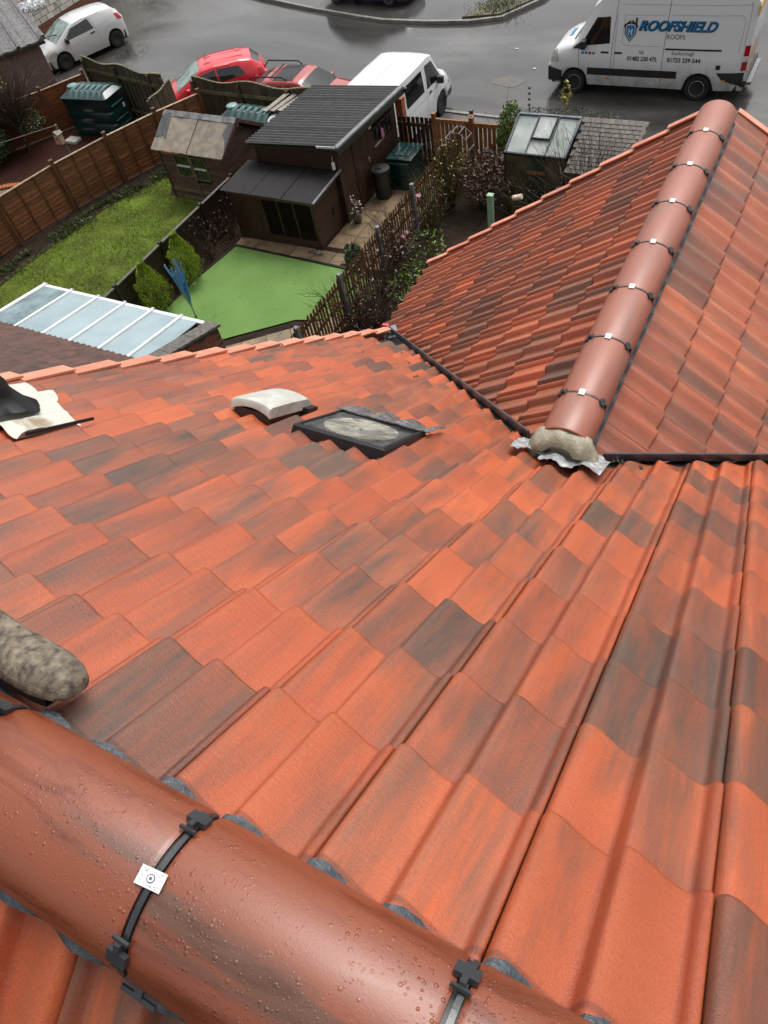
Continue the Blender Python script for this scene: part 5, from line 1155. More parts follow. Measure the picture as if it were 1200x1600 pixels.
q = MB(); q.box(.0, .17, -.2, .04, 0, .02, Matrix.Translation((0, -.02, 1.48)) @ Matrix.Rotation(.6, 4, 'Y')); q.build('roof', M['paleold'], t)
q = MB(); q.lathe([(.03, 0), (.03, .01)], 12, Matrix.Translation((0, -.182, 1.27)) @ Matrix.Rotation(pi / 2, 4, 'X')); q.build('hole', M['black'], t)
q = MB(); q.tube([(-20.95, 15.15, 1.60), (-22.5, 13.9, 1.50), (-24.6, 12.2, 1.62)], .009, 4); tag(q.build('wire', M['grey']), 'thin grey wire running from the bird house post to the left', 'wire')
q = MB(); twigs(q, (0, 0, 0), 14, .8, .4, .007); leaves(q, (0, 0, .5), (.25, .25, .3), 70, .045); tag(q.build('dead_stems', M['dead']), 'dead flower stems beside the bird house post', 'plant').location = (-20.75, 14.9, 0)
t = thing('brick_bed_edge', 'curved orange brick edging of the bed behind the lap fence', 'edging', (-22.6, 12.6, 0))
for k in range(26):
    a = radians(15 + k * 5.6); q = MB(); q.box(-.11, .11, -.05, .05, 0, .09); o = q.build('brick', M['orangebrick'], t); o.matrix_local = Matrix.Translation((1.25 * cos(a), 1.45 * sin(a), 0)) @ Matrix.Rotation(a, 4, 'Z')
sheet('gravel_patch', [(-22.6 + 1.12 * cos(radians(a)), 12.6 + 1.32 * sin(radians(a))) for a in range(0, 360, 20)], .02, M['gravel'])
for k, (x, y, s_, lb) in enumerate(((-22.5, 12.3, .22, 'large grey stone on the gravel patch'), (-21.9, 12.1, .17, 'smaller brown stone beside the large grey one'))):
    q = MB(); q.lathe([(.02, 0), (s_, .03), (s_ * 1.1, s_ * .5), (s_ * .6, s_), (.02, s_ * 1.1)], 9); tag(q.build('stone', M['stone'], None, smooth=60), lb, 'stone').location = (x, y, .02)
q = MB(); q.box(-.25, .25, -.18, .18, 0, .12); tag(q.build('stepping_stone', M['vent'], bevel=.03), 'pale flat stone beside the base of the green tank', 'stone').location = (-22.9, 16.95, 0)
# verge weeds around the road
for (x, y, n_, lb) in ((-29.6, 29.6, 200, 'tuft of rough grass at the end of the block wall'), (-26.6, 24.3, 60, 'small weeds on the road behind the white car'), (-12.0, 29.6, 900, 'mossy grass on the corner of the far kerb')):
    q = MB()
    for _ in range(n_): p = V(random.gauss(0, .45), random.gauss(0, .5), 0); d = V(random.gauss(0, .6), random.gauss(0, .6), 1).normalized() * random.uniform(.03, .12); q.add([p - V(.015, 0, 0), p + V(.015, 0, 0), p + d], [(0, 1, 2)])
    o = tag(stuff(q.build('rough_grass', M['weed'])), lb, 'grass'); o.location = (x, y, ROADZ + (.15 if y > 29 else 0))
for (x, y, lb) in ((-10.1, 26.4, 'white scrap of litter on the road beyond the white van'), (-8.95, 25.0, 'second white scrap of litter nearer the signed van')):
    q = MB(); q.box(-.05, .05, -.03, .03, 0, .02); tag(q.build('litter', M['white'], bevel=.01), lb, 'litter').location = (x, y, ROADZ)
q = MB(); q.prism([(-10.0, 23.8), (-9.2, 23.6), (-8.9, 24.1), (-9.6, 24.4), (-10.1, 24.2)], ROADZ, ROADZ + .006); struct(q.build('road_patch', mat('brown_road_patch', (.085, .075, .062), (.05, .045, .038), 6, .3, bump=.3, var=0)))

# ================================================================== VEHICLES
def interp(tab, x):
    if x <= tab[0][0]: return tab[0][1]
    for (a, va), (c, vc) in zip(tab, tab[1:]):
        if a <= x <= c:
            f = (x - a) / (c - a) if c > a else 0; return va + (vc - va) * f
    return tab[-1][1]
class Car:
    """local frame: x forward, y left, z up; origin on the ground under the middle"""
    def __init__(s, name, label, cat, loc, heading, L, W, top, belt, wtop, wb, xf, wr, paint_, zb=.2, group=None, mid=.55, plan=.16, rim='blkrim', crown=.03):
        s.t = thing(name, label, cat, loc, heading, group); s.L, s.W, s.top, s.belt, s.wtop, s.mid, s.zb, s.crown, s.plan = L, W, top, belt, wtop, mid, zb, crown, plan
        s.ax = (xf, xf - wb); s.wr = wr; s.arch = wr + .07; n = 84
        s.xs = sorted(set([-L / 2 + L * i / n for i in range(n + 1)] + [-L / 2 + .01, -L / 2 + .03, L / 2 - .03, L / 2 - .01] + [a for a, _ in top]))
        q = MB(); q.grid([s.ring(x) for x in s.xs]); k = len(s.ring(0)); nn = len(s.xs)
        q.add([v for v in s.ring(s.xs[0])], [tuple(range(k))]); q.add([v for v in s.ring(s.xs[-1])], [tuple(range(k))[::-1]])
        s.body = q.build('body', M[paint_], s.t, smooth=28); s.paint = paint_
        q = MB(); q.box(-L / 2 + .15, L / 2 - .15, -W / 2 + .12, W / 2 - .12, zb - .02, mid); q.build('underbody', M['mesh'], s.t)
        for ax in s.ax:
            for sg in (1, -1): s.wheel(ax, sg, rim)
    def half(s, x):
        u = abs(x) / (s.L / 2); return s.W / 2 * (1 - s.plan * u ** 7 - .02 * u * u)
    def ring(s, x):
        zb = s.zb; 
        for a in s.ax:
            if abs(x - a) < s.arch: zb = max(zb, s.wr + sqrt(s.arch ** 2 - (x - a) ** 2) * 1.0)
        h = s.half(x); zt = interp(s.top, x); zbel = min(interp(s.belt, x), zt - .03); m_ = max(s.mid, zb + .02); m_ = min(m_, zbel - .01) if zbel > zb + .04 else m_; wt = h * interp(s.wtop, x); zb = min(zb, m_ - .005)
        pts = [(0, zb), (h * .96, zb), (h * .99, (zb + m_) / 2), (h, m_), (h * .995, (m_ + zbel) / 2), (h * .965, zbel), ((h * .965 + wt) / 2 + .012, (zbel + zt) / 2), (wt, zt - .035), (wt * .94, zt - .008), (wt * .6, zt + s.crown * .7), (0, zt + s.crown)]
        return [V(x, y, z) for y, z in pts] + [V(x, -y, z) for y, z in pts[::-1][1:-1]] + [V(x, 0, zb)]
    def side(s, x, z, sg=1, off=.006):
        r = [p for p in s.ring(x)][1:9]
        for a, c in zip(r, r[1:]):
            if a.z <= z <= c.z and c.z > a.z: f = (z - a.z) / (c.z - a.z); return V(x, sg * (a.y + (c.y - a.y) * f + off), z)
        p = r[0] if z < r[0].z else r[-1]; return V(x, sg * (p.y + off), z)
    def sidepatch(s, name, m, quad, sg=1, off=.006, nx=8, nz_=4, parent=None):
        (x0, z0), (x1, z1), (x2, z2), (x3, z3) = quad; rows = []
        for j in range(nz_ + 1):
            v = j / nz_; r = []
            for i in range(nx + 1):
                u = i / nx; x = (x0 * (1 - u) + x1 * u) * (1 - v) + (x3 * (1 - u) + x2 * u) * v; z = (z0 * (1 - u) + z1 * u) * (1 - v) + (z3 * (1 - u) + z2 * u) * v
                r.append(s.side(x, z, sg, off))
            rows.append(r)
        q = MB(); q.grid(rows); return q.build(name, M[m], parent or s.t, smooth=60)
    def toppatch(s, name, m, x0, x1, w0, w1, off=.006, nx=8, bulge=0, parent=None):
        rows = []
        for i in range(nx + 1):
            x = x0 + (x1 - x0) * i / nx; r = []; ww = w0 + (w1 - w0) * i / nx; zt = interp(s.top, x); wt = s.half(x) * interp(s.wtop, x)
            for k in range(13):
                u = -1 + k / 6; y = u * ww * wt; a = abs(y) / wt
                z = zt + (s.crown * (1 - .3 * a / .6) if a < .6 else s.crown * .7 - (s.crown * .7 + .008) * (a - .6) / .34 if a < .94 else -.008 - .027 * (a - .94) / .06)
                r.append(V(x, y, z) + V(.6, 0, .8) * off if x1 > x0 else V(x, y, z) + V(-.6, 0, .8) * off)
            rows.append(r)
        q = MB(); q.grid(rows); return q.build(name, M[m], parent or s.t, smooth=60)
    def wheel(s, x, sg, rim):
        y = sg * (s.W / 2 - .13); R_ = Matrix.Translation((x, y, s.wr)) @ Matrix.Rotation(-sg * pi / 2, 4, 'X'); r = s.wr
        ty = MB().lathe([(r * .62, -.10), (r * .95, -.10), (r, -.07), (r, .06), (r * .94, .095), (r * .66, .10), (r * .62, .09)], 32, R_).build('wheel', M['tyre'], s.t, smooth=40)
        q = MB(); q.lathe([(r * .64, .088), (r * .60, .098), (r * .58, .06), (r * .2, .05), (r * .16, .085), (.01, .088)], 32, R_)
        for k in range(9): q.box(-.018, .018, r * .14, r * .60, .05, .082, R_ @ Matrix.Rotation(2 * pi * k / 9, 4, 'Z'))
        q.build('rim', M[rim], ty, smooth=30)
        q = MB(); n = 20; ar = s.arch
        q.grid([[s.side(x + rr * cos(pi * i / n) , max(s.wr * .9, s.wr + rr * sin(pi * i / n)), sg, o_) for i in range(n + 1)] for rr, o_ in ((ar, .004), (ar + .0, -.14))]); 
        return ty
    def mirror(s, x, z, m='bumper', sgs=(1, -1), k=1):
        for sg in sgs: p = s.side(x, z, sg, .02); q = MB(); q.box(-.05 * k, .06 * k, -.0, .16 * k, -.08 * k, .08 * k, Matrix.Translation(p + V(0, 0 if sg > 0 else -.16 * k, 0))); q.build('mirror', M[m], s.t, bevel=.03)
    def box(s, name, m, x0, x1, y0, y1, z0, z1, bevel=.01): q = MB(); q.box(x0, x1, y0, y1, z0, z1); return q.build(name, M[m], s.t, bevel=bevel)

def seam(c, pts, sg=1, m='bumper', w_=.012, off=.004, name='door_seam'):
    q = MB()
    for (x0, z0), (x1, z1) in zip(pts, pts[1:]):
        n = max(2, int(math.hypot(x1 - x0, z1 - z0) / .12)); d = V(x1 - x0, z1 - z0, 0).normalized(); px, pz = -d.y * w_ / 2, d.x * w_ / 2
        q.grid([[c.side(x0 + (x1 - x0) * i / n + k * px, z0 + (z1 - z0) * i / n + k * pz, sg, off) for i in range(n + 1)] for k in (-1, 1)])
    return q.build(name, M[m], c.t)

# --- signed high roof panel van (heading -X)
HV = pi
c = Car('panel_van', 'white high-roof van with blue ROOFSHIELD lettering parked side-on across the road', 'van', (-5.13, 24.45, ROADZ), HV, 5.75, 1.98,
        [(-2.875, 2.50), (-2.80, 2.60), (-2.5, 2.66), (0, 2.68), (.95, 2.66), (1.30, 2.58), (1.55, 2.36), (1.98, 1.55), (2.10, 1.42), (2.45, 1.30), (2.68, 1.18), (2.80, 1.02), (2.875, .82)],
        [(-2.875, 1.42), (1.2, 1.42), (1.6, 1.36), (2.1, 1.28), (2.5, 1.12), (2.875, .75)], [(-2.875, .88), (0, .88), (1.2, .86), (1.55, .80), (2.0, .84), (2.5, .84), (2.875, .80)], 3.66, 2.0, .345, 'pdirty', .30, rim='silver', plan=.13, mid=.75)
for sg in (1, -1):
    c.sidepatch('side_window', 'glass', [(.98, 1.46), (1.86, 1.36), (1.42, 2.10), (1.02, 2.14)], sg)
    c.sidepatch('window_corner', 'bumper', [(1.70, 1.30), (2.10, 1.28), (1.99, 1.38), (1.76, 1.52)], sg, .008)
    c.sidepatch('rubbing_strip', 'bumper', [(-1.42 + .38, .60), (1.60, .60), (1.60, .80), (-1.04, .80)], sg, .012, 16, 2)
    c.sidepatch('rubbing_strip', 'bumper', [(-2.85, .42), (-2.30, .60), (-2.12, .80), (-2.85, .80)], sg, .012, 8, 2)
    c.sidepatch('front_bumper_side', 'bumper', [(2.40, .34), (2.86, .34), (2.86, .74), (2.40, .66)], sg, .012, 6, 3)
    c.sidepatch('headlight', 'headl', [(2.50, .92), (2.80, .84), (2.80, 1.05), (2.62, 1.20)], sg, .012)
    c.sidepatch('tail_light', 'redl', [(-2.87, .85), (-2.74, .85), (-2.74, 1.48), (-2.87, 1.48)], sg, .014, 2, 6)
    c.sidepatch('tail_light_band', 'white', [(-2.87, 1.08), (-2.735, 1.08), (-2.735, 1.22), (-2.87, 1.22)], sg, .018, 2, 2)
    for x, z in ((.98, .52), (-.62, .58), (-2.35, .58)): p = c.side(x, z, sg, .0); q = MB(); q.box(-.045, .045, -.015, .02, -.025, .025, Matrix.Translation(p)); q.build('side_marker', M['amber'], c.t, bevel=.008)
seam(c, [(.90, .42), (.90, 1.4), (.86, 2.2), (.84, 2.62)]); seam(c, [(.80, .42), (.82, 1.5), (.82, 2.2)], w_=.008); seam(c, [(1.86, .62), (1.90, 1.30)]); seam(c, [(-.60, .42), (-.58, 1.4), (-.60, 2.6)])
seam(c, [(-2.70, 1.48), (-2.70, 2.35), (-2.66, 2.5)], w_=.008); seam(c, [(.6, 2.18), (.64, 1.5), (.50, 1.42), (-.5, 1.42)], w_=.007, m='grey'); seam(c, [(.6, 2.18), (-.5, 2.20)], w_=.007, m='grey'); seam(c, [(-.68, 2.2), (-2.5, 2.2), (-2.6, 2.1), (-2.6, 1.3)], w_=.007, m='grey'); seam(c, [(.75, 2.44), (-2.7, 2.44)], w_=.007, m='grey')
c.sidepatch('slide_rail', 'bumper', [(-2.15, 1.345), (-.62, 1.345), (-.62, 1.39), (-2.15, 1.39)], 1, .012, 12, 1)
for x in (1.12, .72): c.sidepatch('handle', 'bumper', [(x - .13, 1.20), (x + .10, 1.20), (x + .10, 1.25), (x - .13, 1.25)], 1, .014, 3, 1)
c.sidepatch('fuel_cap', 'bumper', [(-2.20, .88), (-2.08, .88), (-2.08, 1.0), (-2.20, 1.0)], 1, .008, 2, 2)
for k, m_ in enumerate(('grey', 'redl', 'lblue', 'lblue')): c.sidepatch('badge', m_, [(1.40 + k * .11, 1.16), (1.48 + k * .11, 1.16), (1.48 + k * .11, 1.22), (1.40 + k * .11, 1.22)], 1, .008, 1, 1)
c.toppatch('windscreen', 'glass', 1.56, 1.99, .90, .97, .012); c.toppatch('bonnet_vent', 'bumper', 2.08, 2.14, .8, .8, .01)
c.toppatch('bonnet_sign', 'lblue', 2.30, 2.42, .35, .35, .008)
c.box('front_bumper', 'bumper', 2.62, 2.90, -.82, .82, .30, .62, .06); c.box('grille', 'bumper', 2.78, 2.87, -.4, .4, .68, .9)
c.box('rear_step', 'grey', -3.08, -2.86, -.75, .75, .42, .52, .03); c.box('rear_bumper', 'bumper', -2.95, -2.80, -.93, .93, .42, .62, .04)
for k in range(7): q = MB(); a = -.85 + k * .25; q.add([V(-2.895, a, .7), V(-2.895, a + .12, .7), V(-2.895, a + .42, 1.35), V(-2.895, a + .30, 1.35)], [(0, 1, 2, 3)]); q.build('chevron', M['yellow'] if k % 2 else M['redl'], c.t)
q = MB(); q.box(-2.9, -2.885, -.85, .85, 2.2, 2.45); q.build('rear_banner', M['yellow'], c.t)
for y in (.8, -.8): q = MB(); q.beam((.75, y, 2.74), (.75, y * .2, 2.80), .05, .04); q.build('roof_bar', M['black'], c.t)
q = MB(); q.beam((.35, -.85, 2.76), (.35, .85, 2.76), .05, .05); q.build('roof_bar', M['black'], c.t)
c.mirror(1.72, 1.46, sgs=(1, -1), k=1.5)
def lettering(c, text, xa, z, width, height, m, name='lettering', shear=0, bold=.0, off=.012, ex=.002, name_off=0):
    cu = bpy.data.curves.new('tmp', 'FONT'); cu.body = text; cu.size = 1; cu.shear = shear; cu.offset = bold; cu.extrude = 0
    o = bpy.data.objects.new('tmp', cu); S.collection.objects.link(o); bpy.context.view_layer.update()
    me = bpy.data.meshes.new_from_object(o.evaluated_get(bpy.context.evaluated_depsgraph_get())); bpy.data.objects.remove(o)
    xs = [v.co.x for v in me.vertices]; zs = [v.co.y for v in me.vertices]; x0, x1, z0, z1 = min(xs), max(xs), min(zs), max(zs)
    for v in me.vertices:
        x = xa - (v.co.x - x0) / (x1 - x0) * width; zz = z + (v.co.y - z0) / (z1 - z0) * height; v.co = c.side(x, zz, 1, off)
    me.materials.clear(); me.materials.append(M[m]); return link(name, me, c.t)
TX = lambda wx: -(wx * 1.038 + 5.13)          # position along the van's own length
lettering(c, 'ROOFSHIELD', .16 + .02, 1.80, 2.12, .27, 'lblack', shear=.35, bold=.045, off=.010)
lettering(c, 'ROOFSHIELD', .18 + .02, 1.815, 2.12, .26, 'lblue', shear=.35, bold=.022, off=.014)
lettering(c, 'ROOFS', -.62, 1.62, .50, .12, 'ink')
lettering(c, 'Hull', .10, 1.22, .13, .10, 'ink'); lettering(c, 'Scarborough', -.82, 1.20, .62, .12, 'ink')
lettering(c, '01482 230 475', .42, 1.04, .84, .115, 'lblack', bold=.02); lettering(c, '01723 239 544', -.72, 1.04, .92, .115, 'lblack', bold=.02)
def decal(c, pts, m, name, off=.012):
    q = MB(); ct = (sum(p[0] for p in pts) / len(pts), sum(p[1] for p in pts) / len(pts)); q.add([c.side(ct[0], ct[1], 1, off)] + [c.side(x, z, 1, off) for x, z in pts], [(0, i + 1, (i + 1) % len(pts) + 1) for i in range(len(pts))]); return q.build(name, M[m], c.t)
sx, sz = .42, 1.80
decal(c, [(sx + .17, sz + .17), (sx, sz + .22), (sx - .17, sz + .17), (sx - .16, sz - .08), (sx, sz - .27), (sx + .16, sz - .08)], 'lblack', 'shield_emblem')
decal(c, [(sx + .14, sz + .145), (sx, sz + .185), (sx - .14, sz + .145), (sx - .135, sz - .07), (sx, sz - .235), (sx + .135, sz - .07)], 'white', 'shield_inner', .015)
decal(c, [(sx + .115, sz + .12), (sx, sz + .15), (sx - .115, sz + .12), (sx - .115, sz - .06), (sx, sz - .205), (sx + .115, sz - .06)], 'lblue', 'shield_face', .018)
for a, c2 in (((sx + .2, sz + .13), (sx + .02, sz + .28)), ((sx - .2, sz + .13), (sx - .02, sz + .28))): decal(c, [a, (c2[0], c2[1]), (c2[0], c2[1] - .05), (a[0], a[1] - .05)], 'lblack', 'emblem_roof', .021)
decal(c, [(sx - .12, sz + .18), (sx - .17, sz + .18), (sx - .17, sz + .33), (sx - .12, sz + .33)], 'lblack', 'emblem_chimney', .021)
for dx in (.04, -.04): decal(c, [(sx + dx + .015, sz + .06), (sx + dx - .015, sz + .06), (sx + dx - .015, sz - .10), (sx + dx + .015, sz - .10)], 'white', 'emblem_bar', .022)
decal(c, [(sx + .04, sz), (sx - .04, sz), (sx - .04, sz - .03), (sx + .04, sz - .03)], 'white', 'emblem_bar', .022)

# --- plain white van seen from above
c = Car('crew_van', 'plain white van with black wheels parked behind the brown shed', 'van', (-11.72, 20.18, ROADZ), pi / 2 - .02, 4.75, 1.90,
        [(-2.375, 1.80), (-2.3, 1.93), (-2.0, 1.96), (.9, 1.95), (1.15, 1.88), (1.62, 1.30), (1.75, 1.16), (2.1, 1.06), (2.28, .95), (2.375, .72)],
        [(-2.375, 1.12), (1.3, 1.10), (1.8, 1.02), (2.375, .66)], [(-2.375, .86), (0, .87), (1.1, .84), (1.6, .80), (2.375, .78)], 3.0, 1.45, .335, 'pwhite', .28, plan=.15, mid=.7)
for sg in (-1, 1):
    c.sidepatch('front_window', 'glass', [(.55, 1.16), (1.52, 1.14), (1.08, 1.74), (.60, 1.78)], sg); c.sidepatch('side_window', 'glass', [(-.78, 1.18), (.36, 1.17), (.36, 1.76), (-.74, 1.76)], sg)
    c.sidepatch('headlight', 'headl', [(2.0, .72), (2.30, .68), (2.30, .88), (2.05, .95)], sg, .01)
    seam(c, [(.45, .35), (.46, 1.1), (.50, 1.8)], sg, 'grey', .01); seam(c, [(1.12, .42), (1.5, 1.08)], sg, 'grey', .01); seam(c, [(-2.2, .98), (1.4, .98)], sg, 'grey', .008); seam(c, [(-.9, .35), (-.88, 1.85)], sg, 'grey', .01)
    c.sidepatch('handle', 'bumper', [(.60, 1.0), (.78, 1.0), (.78, 1.05), (.60, 1.05)], sg, .014, 2, 1)
    c.sidepatch('arch_trim', 'bumper', [(1.83, .34), (2.2, .34), (2.2, .5), (1.86, .5)], sg, .008, 4, 2)
c.toppatch('windscreen', 'glass', 1.16, 1.62, .92, .97, .01); c.mirror(1.22, 1.16, k=1.3); c.box('front_bumper', 'bumper', 2.15, 2.42, -.80, .80, .26, .52, .05)
for k in (-.3, .3): c.toppatch('roof_rib', 'pwhite', -1.9, .8, .02, .02, .012)

# --- pale small van top left
c = Car('white_car', 'pale silver-white three door car with black wheels at the top left', 'car', (-29.1, 24.2, ROADZ), atan2(-2.16, -.90), 3.95, 1.74,
        [(-1.975, 1.00), (-1.88, 1.18), (-1.60, 1.40), (-1.2, 1.45), (-.2, 1.47), (.25, 1.42), (.50, 1.34), (1.28, .97), (1.55, .88), (1.85, .74), (1.975, .52)],
        [(-1.975, .95), (-1.2, 1.0), (0, .93), (.9, .87), (1.4, .78), (1.975, .46)], [(-1.975, .72), (-1.6, .74), (-.6, .77), (.3, .76), (.8, .82), (1.975, .80)], 2.49, 1.18, .31, 'psilver', .2, plan=.26, mid=.5)
for sg in (1, -1):
    c.sidepatch('side_window', 'glass', [(-.52, 1.0), (.92, .95), (.42, 1.28), (-.42, 1.37)], sg); c.sidepatch('blank_panel', 'psilver', [(-1.5, 1.10), (-.62, 1.02), (-.52, 1.36), (-1.3, 1.34)], sg, .008)
    c.sidepatch('headlight', 'headl', [(1.35, .66), (1.80, .58), (1.76, .70), (1.45, .80)], sg, .01); c.sidepatch('tail_light', 'redl', [(-1.93, .88), (-1.68, .95), (-1.6, 1.16), (-1.82, 1.12)], sg, .012)
    seam(c, [(-.6, .28), (-.6, .95), (-.5, 1.38)], sg, 'grey', .01); seam(c, [(.72, .28), (.82, .9)], sg, 'grey', .01); c.sidepatch('handle', 'bumper', [(-.5, .86), (-.28, .85), (-.28, .90), (-.5, .91)], sg, .014, 2, 1)
c.toppatch('windscreen', 'screen', .32, 1.24, .90, .97, .012); c.mirror(.80, .98, k=1.2); c.toppatch('rear_window', 'glass', -1.85, -1.62, .85, .85, .01)
q = MB(); q.tube([(.1, 0, 1.49), (-.05, 0, 1.75)], .006, 4); q.build('aerial', M['black'], c.t); c.box('grille', 'bumper', 1.86, 1.99, -.4, .4, .28, .42)
q = MB(); q.beam((1.18, -.3, 1.06), (.95, .35, 1.18), .02, .015); q.build('wiper', M['black'], c.t)

# --- bright red hatchback
c = Car('red_hatchback', 'bright red hatchback parked behind the old board fence', 'car', (-19.45, 21.0, ROADZ), atan2(-1.78, -2.2), 3.95, 1.74,
        [(-1.975, .95), (-1.85, 1.15), (-1.55, 1.38), (-1.1, 1.46), (-.2, 1.48), (.2, 1.44), (.5, 1.34), (1.26, .98), (1.55, .88), (1.85, .74), (1.975, .5)],
        [(-1.975, .92), (-1.2, 1.02), (0, .93), (.9, .87), (1.4, .78), (1.975, .44)], [(-1.975, .70), (-1.6, .72), (-.6, .76), (.3, .75), (.8, .82), (1.975, .80)], 2.5, 1.18, .31, 'pred', .2, plan=.26, mid=.5)
for sg in (1, -1):
    c.sidepatch('front_window', 'glass', [(-.25, .98), (.92, .95), (.44, 1.28), (-.22, 1.38)], sg); c.sidepatch('rear_side_window', 'glass', [(-1.25, 1.08), (-.32, 1.0), (-.30, 1.38), (-1.05, 1.34)], sg)
    c.sidepatch('headlight', 'headl', [(1.35, .62), (1.85, .52), (1.80, .68), (1.45, .78)], sg, .01); seam(c, [(-.3, .28), (-.3, 1.4)], sg, 'bumper', .01); seam(c, [(.70, .28), (.8, .9)], sg, 'bumper', .01)
    for x in (-.1, -1.0): c.sidepatch('handle', 'pred', [(x - .1, .86), (x + .1, .85), (x + .1, .89), (x - .1, .90)], sg, .02, 2, 1)
    c.sidepatch('tail_light', 'redl', [(-1.93, .85), (-1.72, .9), (-1.66, 1.1), (-1.86, 1.08)], sg, .012)
c.toppatch('windscreen', 'screen', .30, 1.22, .90, .97, .012); c.mirror(.82, .98, 'pred', k=1.2); c.toppatch('rear_window', 'glass', -1.84, -1.56, .85, .85, .01)
for y in (-.25, .25): q = MB(); q.beam((-1.3, y, 1.487), (.1, y * 1.05, 1.503), .03, .012); q.build('roof_rib', M['pred'], c.t)
q = MB(); q.tube([(.05, 0, 1.5), (-.05, 0, 1.72)], .006, 4); q.build('aerial', M['black'], c.t); c.box('grille', 'bumper', 1.86, 1.99, -.45, .45, .26, .5)

# --- faded red coupe with black roof bars
c = Car('red_estate', 'faded red car with black glass roof and roof bars between hatchback and van', 'car', (-15.35, 20.75, ROADZ), radians(4), 4.1, 1.76,
        [(-2.05, .80), (-1.95, 1.02), (-1.75, 1.14), (-1.2, 1.34), (-.9, 1.38), (.0, 1.40), (.2, 1.37), (.5, 1.22), (.95, .98), (1.5, .90), (1.9, .74), (2.05, .5)],
        [(-2.05, .76), (-1.2, .92), (0, .9), (.9, .87), (1.4, .8), (2.05, .44)], [(-2.05, .76), (-1.0, .76), (.2, .76), (.8, .82), (2.05, .80)], 2.55, 1.25, .31, 'pfaded', .2, plan=.24, mid=.5)
for sg in (1, -1):
    c.sidepatch('front_window', 'glass', [(-.25, .95), (.62, .93), (.36, 1.18), (-.22, 1.30)], sg); c.sidepatch('rear_side_window', 'glass', [(-1.35, .98), (-.45, .95), (-.42, 1.29), (-1.15, 1.24)], sg)
    q = MB(); q.tube([(-1.75, sg * .55, 1.30), (-1.55, sg * .60, 1.50), (-.4, sg * .60, 1.50), (-.25, sg * .58, 1.42)], .022, 6); q.build('roof_rail', M['black'], c.t, smooth=50)
c.toppatch('rear_window', 'tint', -1.2, -1.85, .86, .86, .01); c.toppatch('windscreen', 'tint', .30, .92, .9, .95, .012); c.toppatch('black_roof_panel', 'tint', -.80, -.05, .86, .86, .012); c.mirror(.6, .95, 'pfaded')
q = MB(); q.tube([(-.9, -.5, 1.44), (-.9, .5, 1.44)], .02, 6); q.build('cross_bar', M['black'], c.t)

# --- dark blue car, mostly out of the frame
c = Car('blue_car', 'dark blue car at the top edge with only its wheels and sill visible', 'car', (-17.9, 30.3, ROADZ + .1), radians(-4), 4.2, 1.76,
        [(-2.1, .8), (-1.9, 1.1), (-1.2, 1.42), (0, 1.46), (.4, 1.38), (1.1, .98), (1.8, .80), (2.1, .5)], [(-2.1, .8), (0, .93), (1.4, .8), (2.1, .45)], [(-2.1, .75), (2.1, .8)], 2.6, 1.28, .31, 'pblue', .2, rim='silver', plan=.24, mid=.5)
for sg in (1, -1): c.sidepatch('side_window', 'glass', [(-1.3, .98), (.7, .95), (.3, 1.26), (-1.0, 1.34)], sg)
c.toppatch('windscreen', 'glass', .42, 1.08, .9, .95, .012)

# ================================================================== the boot on the roof
bt_ = thing('boot', 'muddy mottled boot toe standing on the tiles beside the near ridge', 'boot', (0, 0, 0))
toe = V(-.93, .835 * CT - (D0) * ST, 0); base = main_pt(-.928, .792, .016)
ax = V(-1, .0, 0)
q = MB(); rows = []
prof_b = [(0, .004, .006, .02), (.005, .024, .02, .032), (.016, .037, .030, .046), (.035, .046, .036, .060), (.07, .050, .040, .068), (.11, .050, .042, .072), (.16, .048, .042, .078), (.20, .044, .046, .086), (.24, .042, .055, .10), (.28, .040, .06, .12), (.31, .03, .06, .12)]
for l, hw, zm, ht in prof_b:
    c0 = base + ax * l + nM * .016; r = []
    hw *= 1.1; ht *= 1.05
    for k in range(28):
        a = 2 * pi * k / 28; cs, sn_ = cos(a), sin(a); yy = hw * (abs(cs) ** .8) * (1 if cs > 0 else -1); zz = (ht if sn_ > 0 else .004) * (abs(sn_) ** .85) * (1 if sn_ > 0 else -1) * .82
        p = c0 + sM * yy + nM * zz; p += nM * .003 * noise.noise(p * 30); r.append(p)
    rows.append(r)
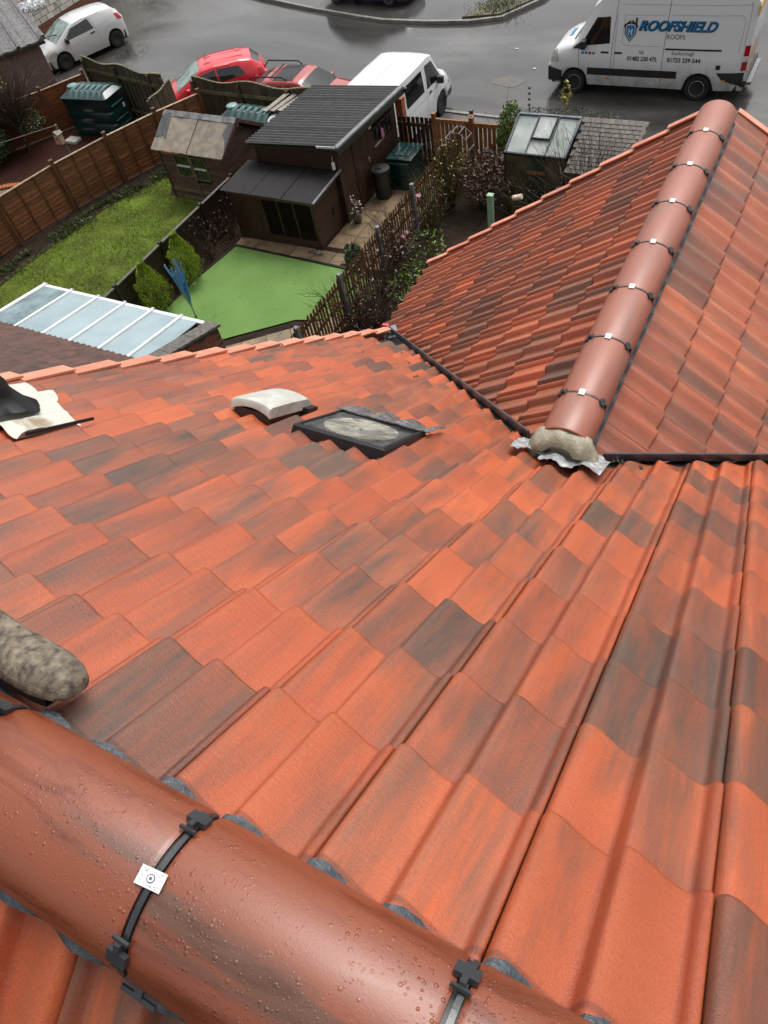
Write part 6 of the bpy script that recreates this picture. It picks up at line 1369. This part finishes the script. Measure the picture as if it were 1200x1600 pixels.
q.grid(rows, True); q.add(rows[0], [tuple(range(28))]); q.add(rows[-1], [tuple(range(27, -1, -1))]); q.build('upper', M['fur'], bt_, smooth=70)
q = MB(); rows = []
for l, hw, zm, ht in [p for p in prof_b if p[0] > .03]: rows.append((base + ax * (l - .004 if l < .02 else l), hw + .004))
top = [[c0 + sM * (w_ - .006) * u + nM * z for c0, w_ in rows] for u, z in ((-1, -.004), (-1, .012), (1, .012), (1, -.004), (-1, -.004))]
q.grid(top); q.build('sole', M['sole'], bt_, smooth=40)
q = MB(); pts = [base + ax * .27 + nM * .06, base + ax * .30 + V(0, 0, .18), base + ax * .34 + V(0, -.01, .38)]; q.tube(pts, [.052, .055, .060], 20); q.build('shaft', M['fur'], bt_, smooth=60)

# ================================================================== small debris
for (x, sx_, sy_, n_, lb) in ((-.36, .05, 3.62, 22, 'clump of moss and grit caught at the start of the right valley'), (-2.35, .5, 5.2, 26, 'scattered crumbs of moss and mortar on the far roof tiles')):
    q = MB()
    for _ in range(n_):
        p = main_pt(x + random.gauss(0, sx_), sy_ + random.gauss(0, .03 if n_ == 22 else .5), .006 if n_ == 22 else -.004); k = random.uniform(.004, .012)
        q.add([p + V(-k, 0, 0), p + V(0, -k, .002), p + V(k, 0, 0), p + V(0, k, .001), p + nM * k], [(0, 1, 4), (1, 2, 4), (2, 3, 4), (3, 0, 4)])
    tag(stuff(q.build('debris', M['moss'])), lb, 'debris')
q = MB()
for _ in range(60):
    x, y = random.uniform(-13, -8.5), random.uniform(9.5, 12.7)
    if not inpoly(x, y, [(-13.4, 9.5), (-11.4, 9.5), (-9.75, 10.8), (-8.4, 11.3), (-8.4, 12.6), (-13.0, 12.9)]): continue
    a = random.uniform(0, 6.3); k = random.uniform(.015, .035); d = V(cos(a), sin(a), 0) * k; e = V(-sin(a), cos(a), 0) * k * .5; p = V(x, y, .052); q.add([p - d, p + e + V(0, 0, .01), p + d, p - e], [(0, 1, 2, 3)])
tag(stuff(q.build('fallen_leaves', M['dead'])), 'few fallen brown leaves scattered over the green turf', 'leaves')
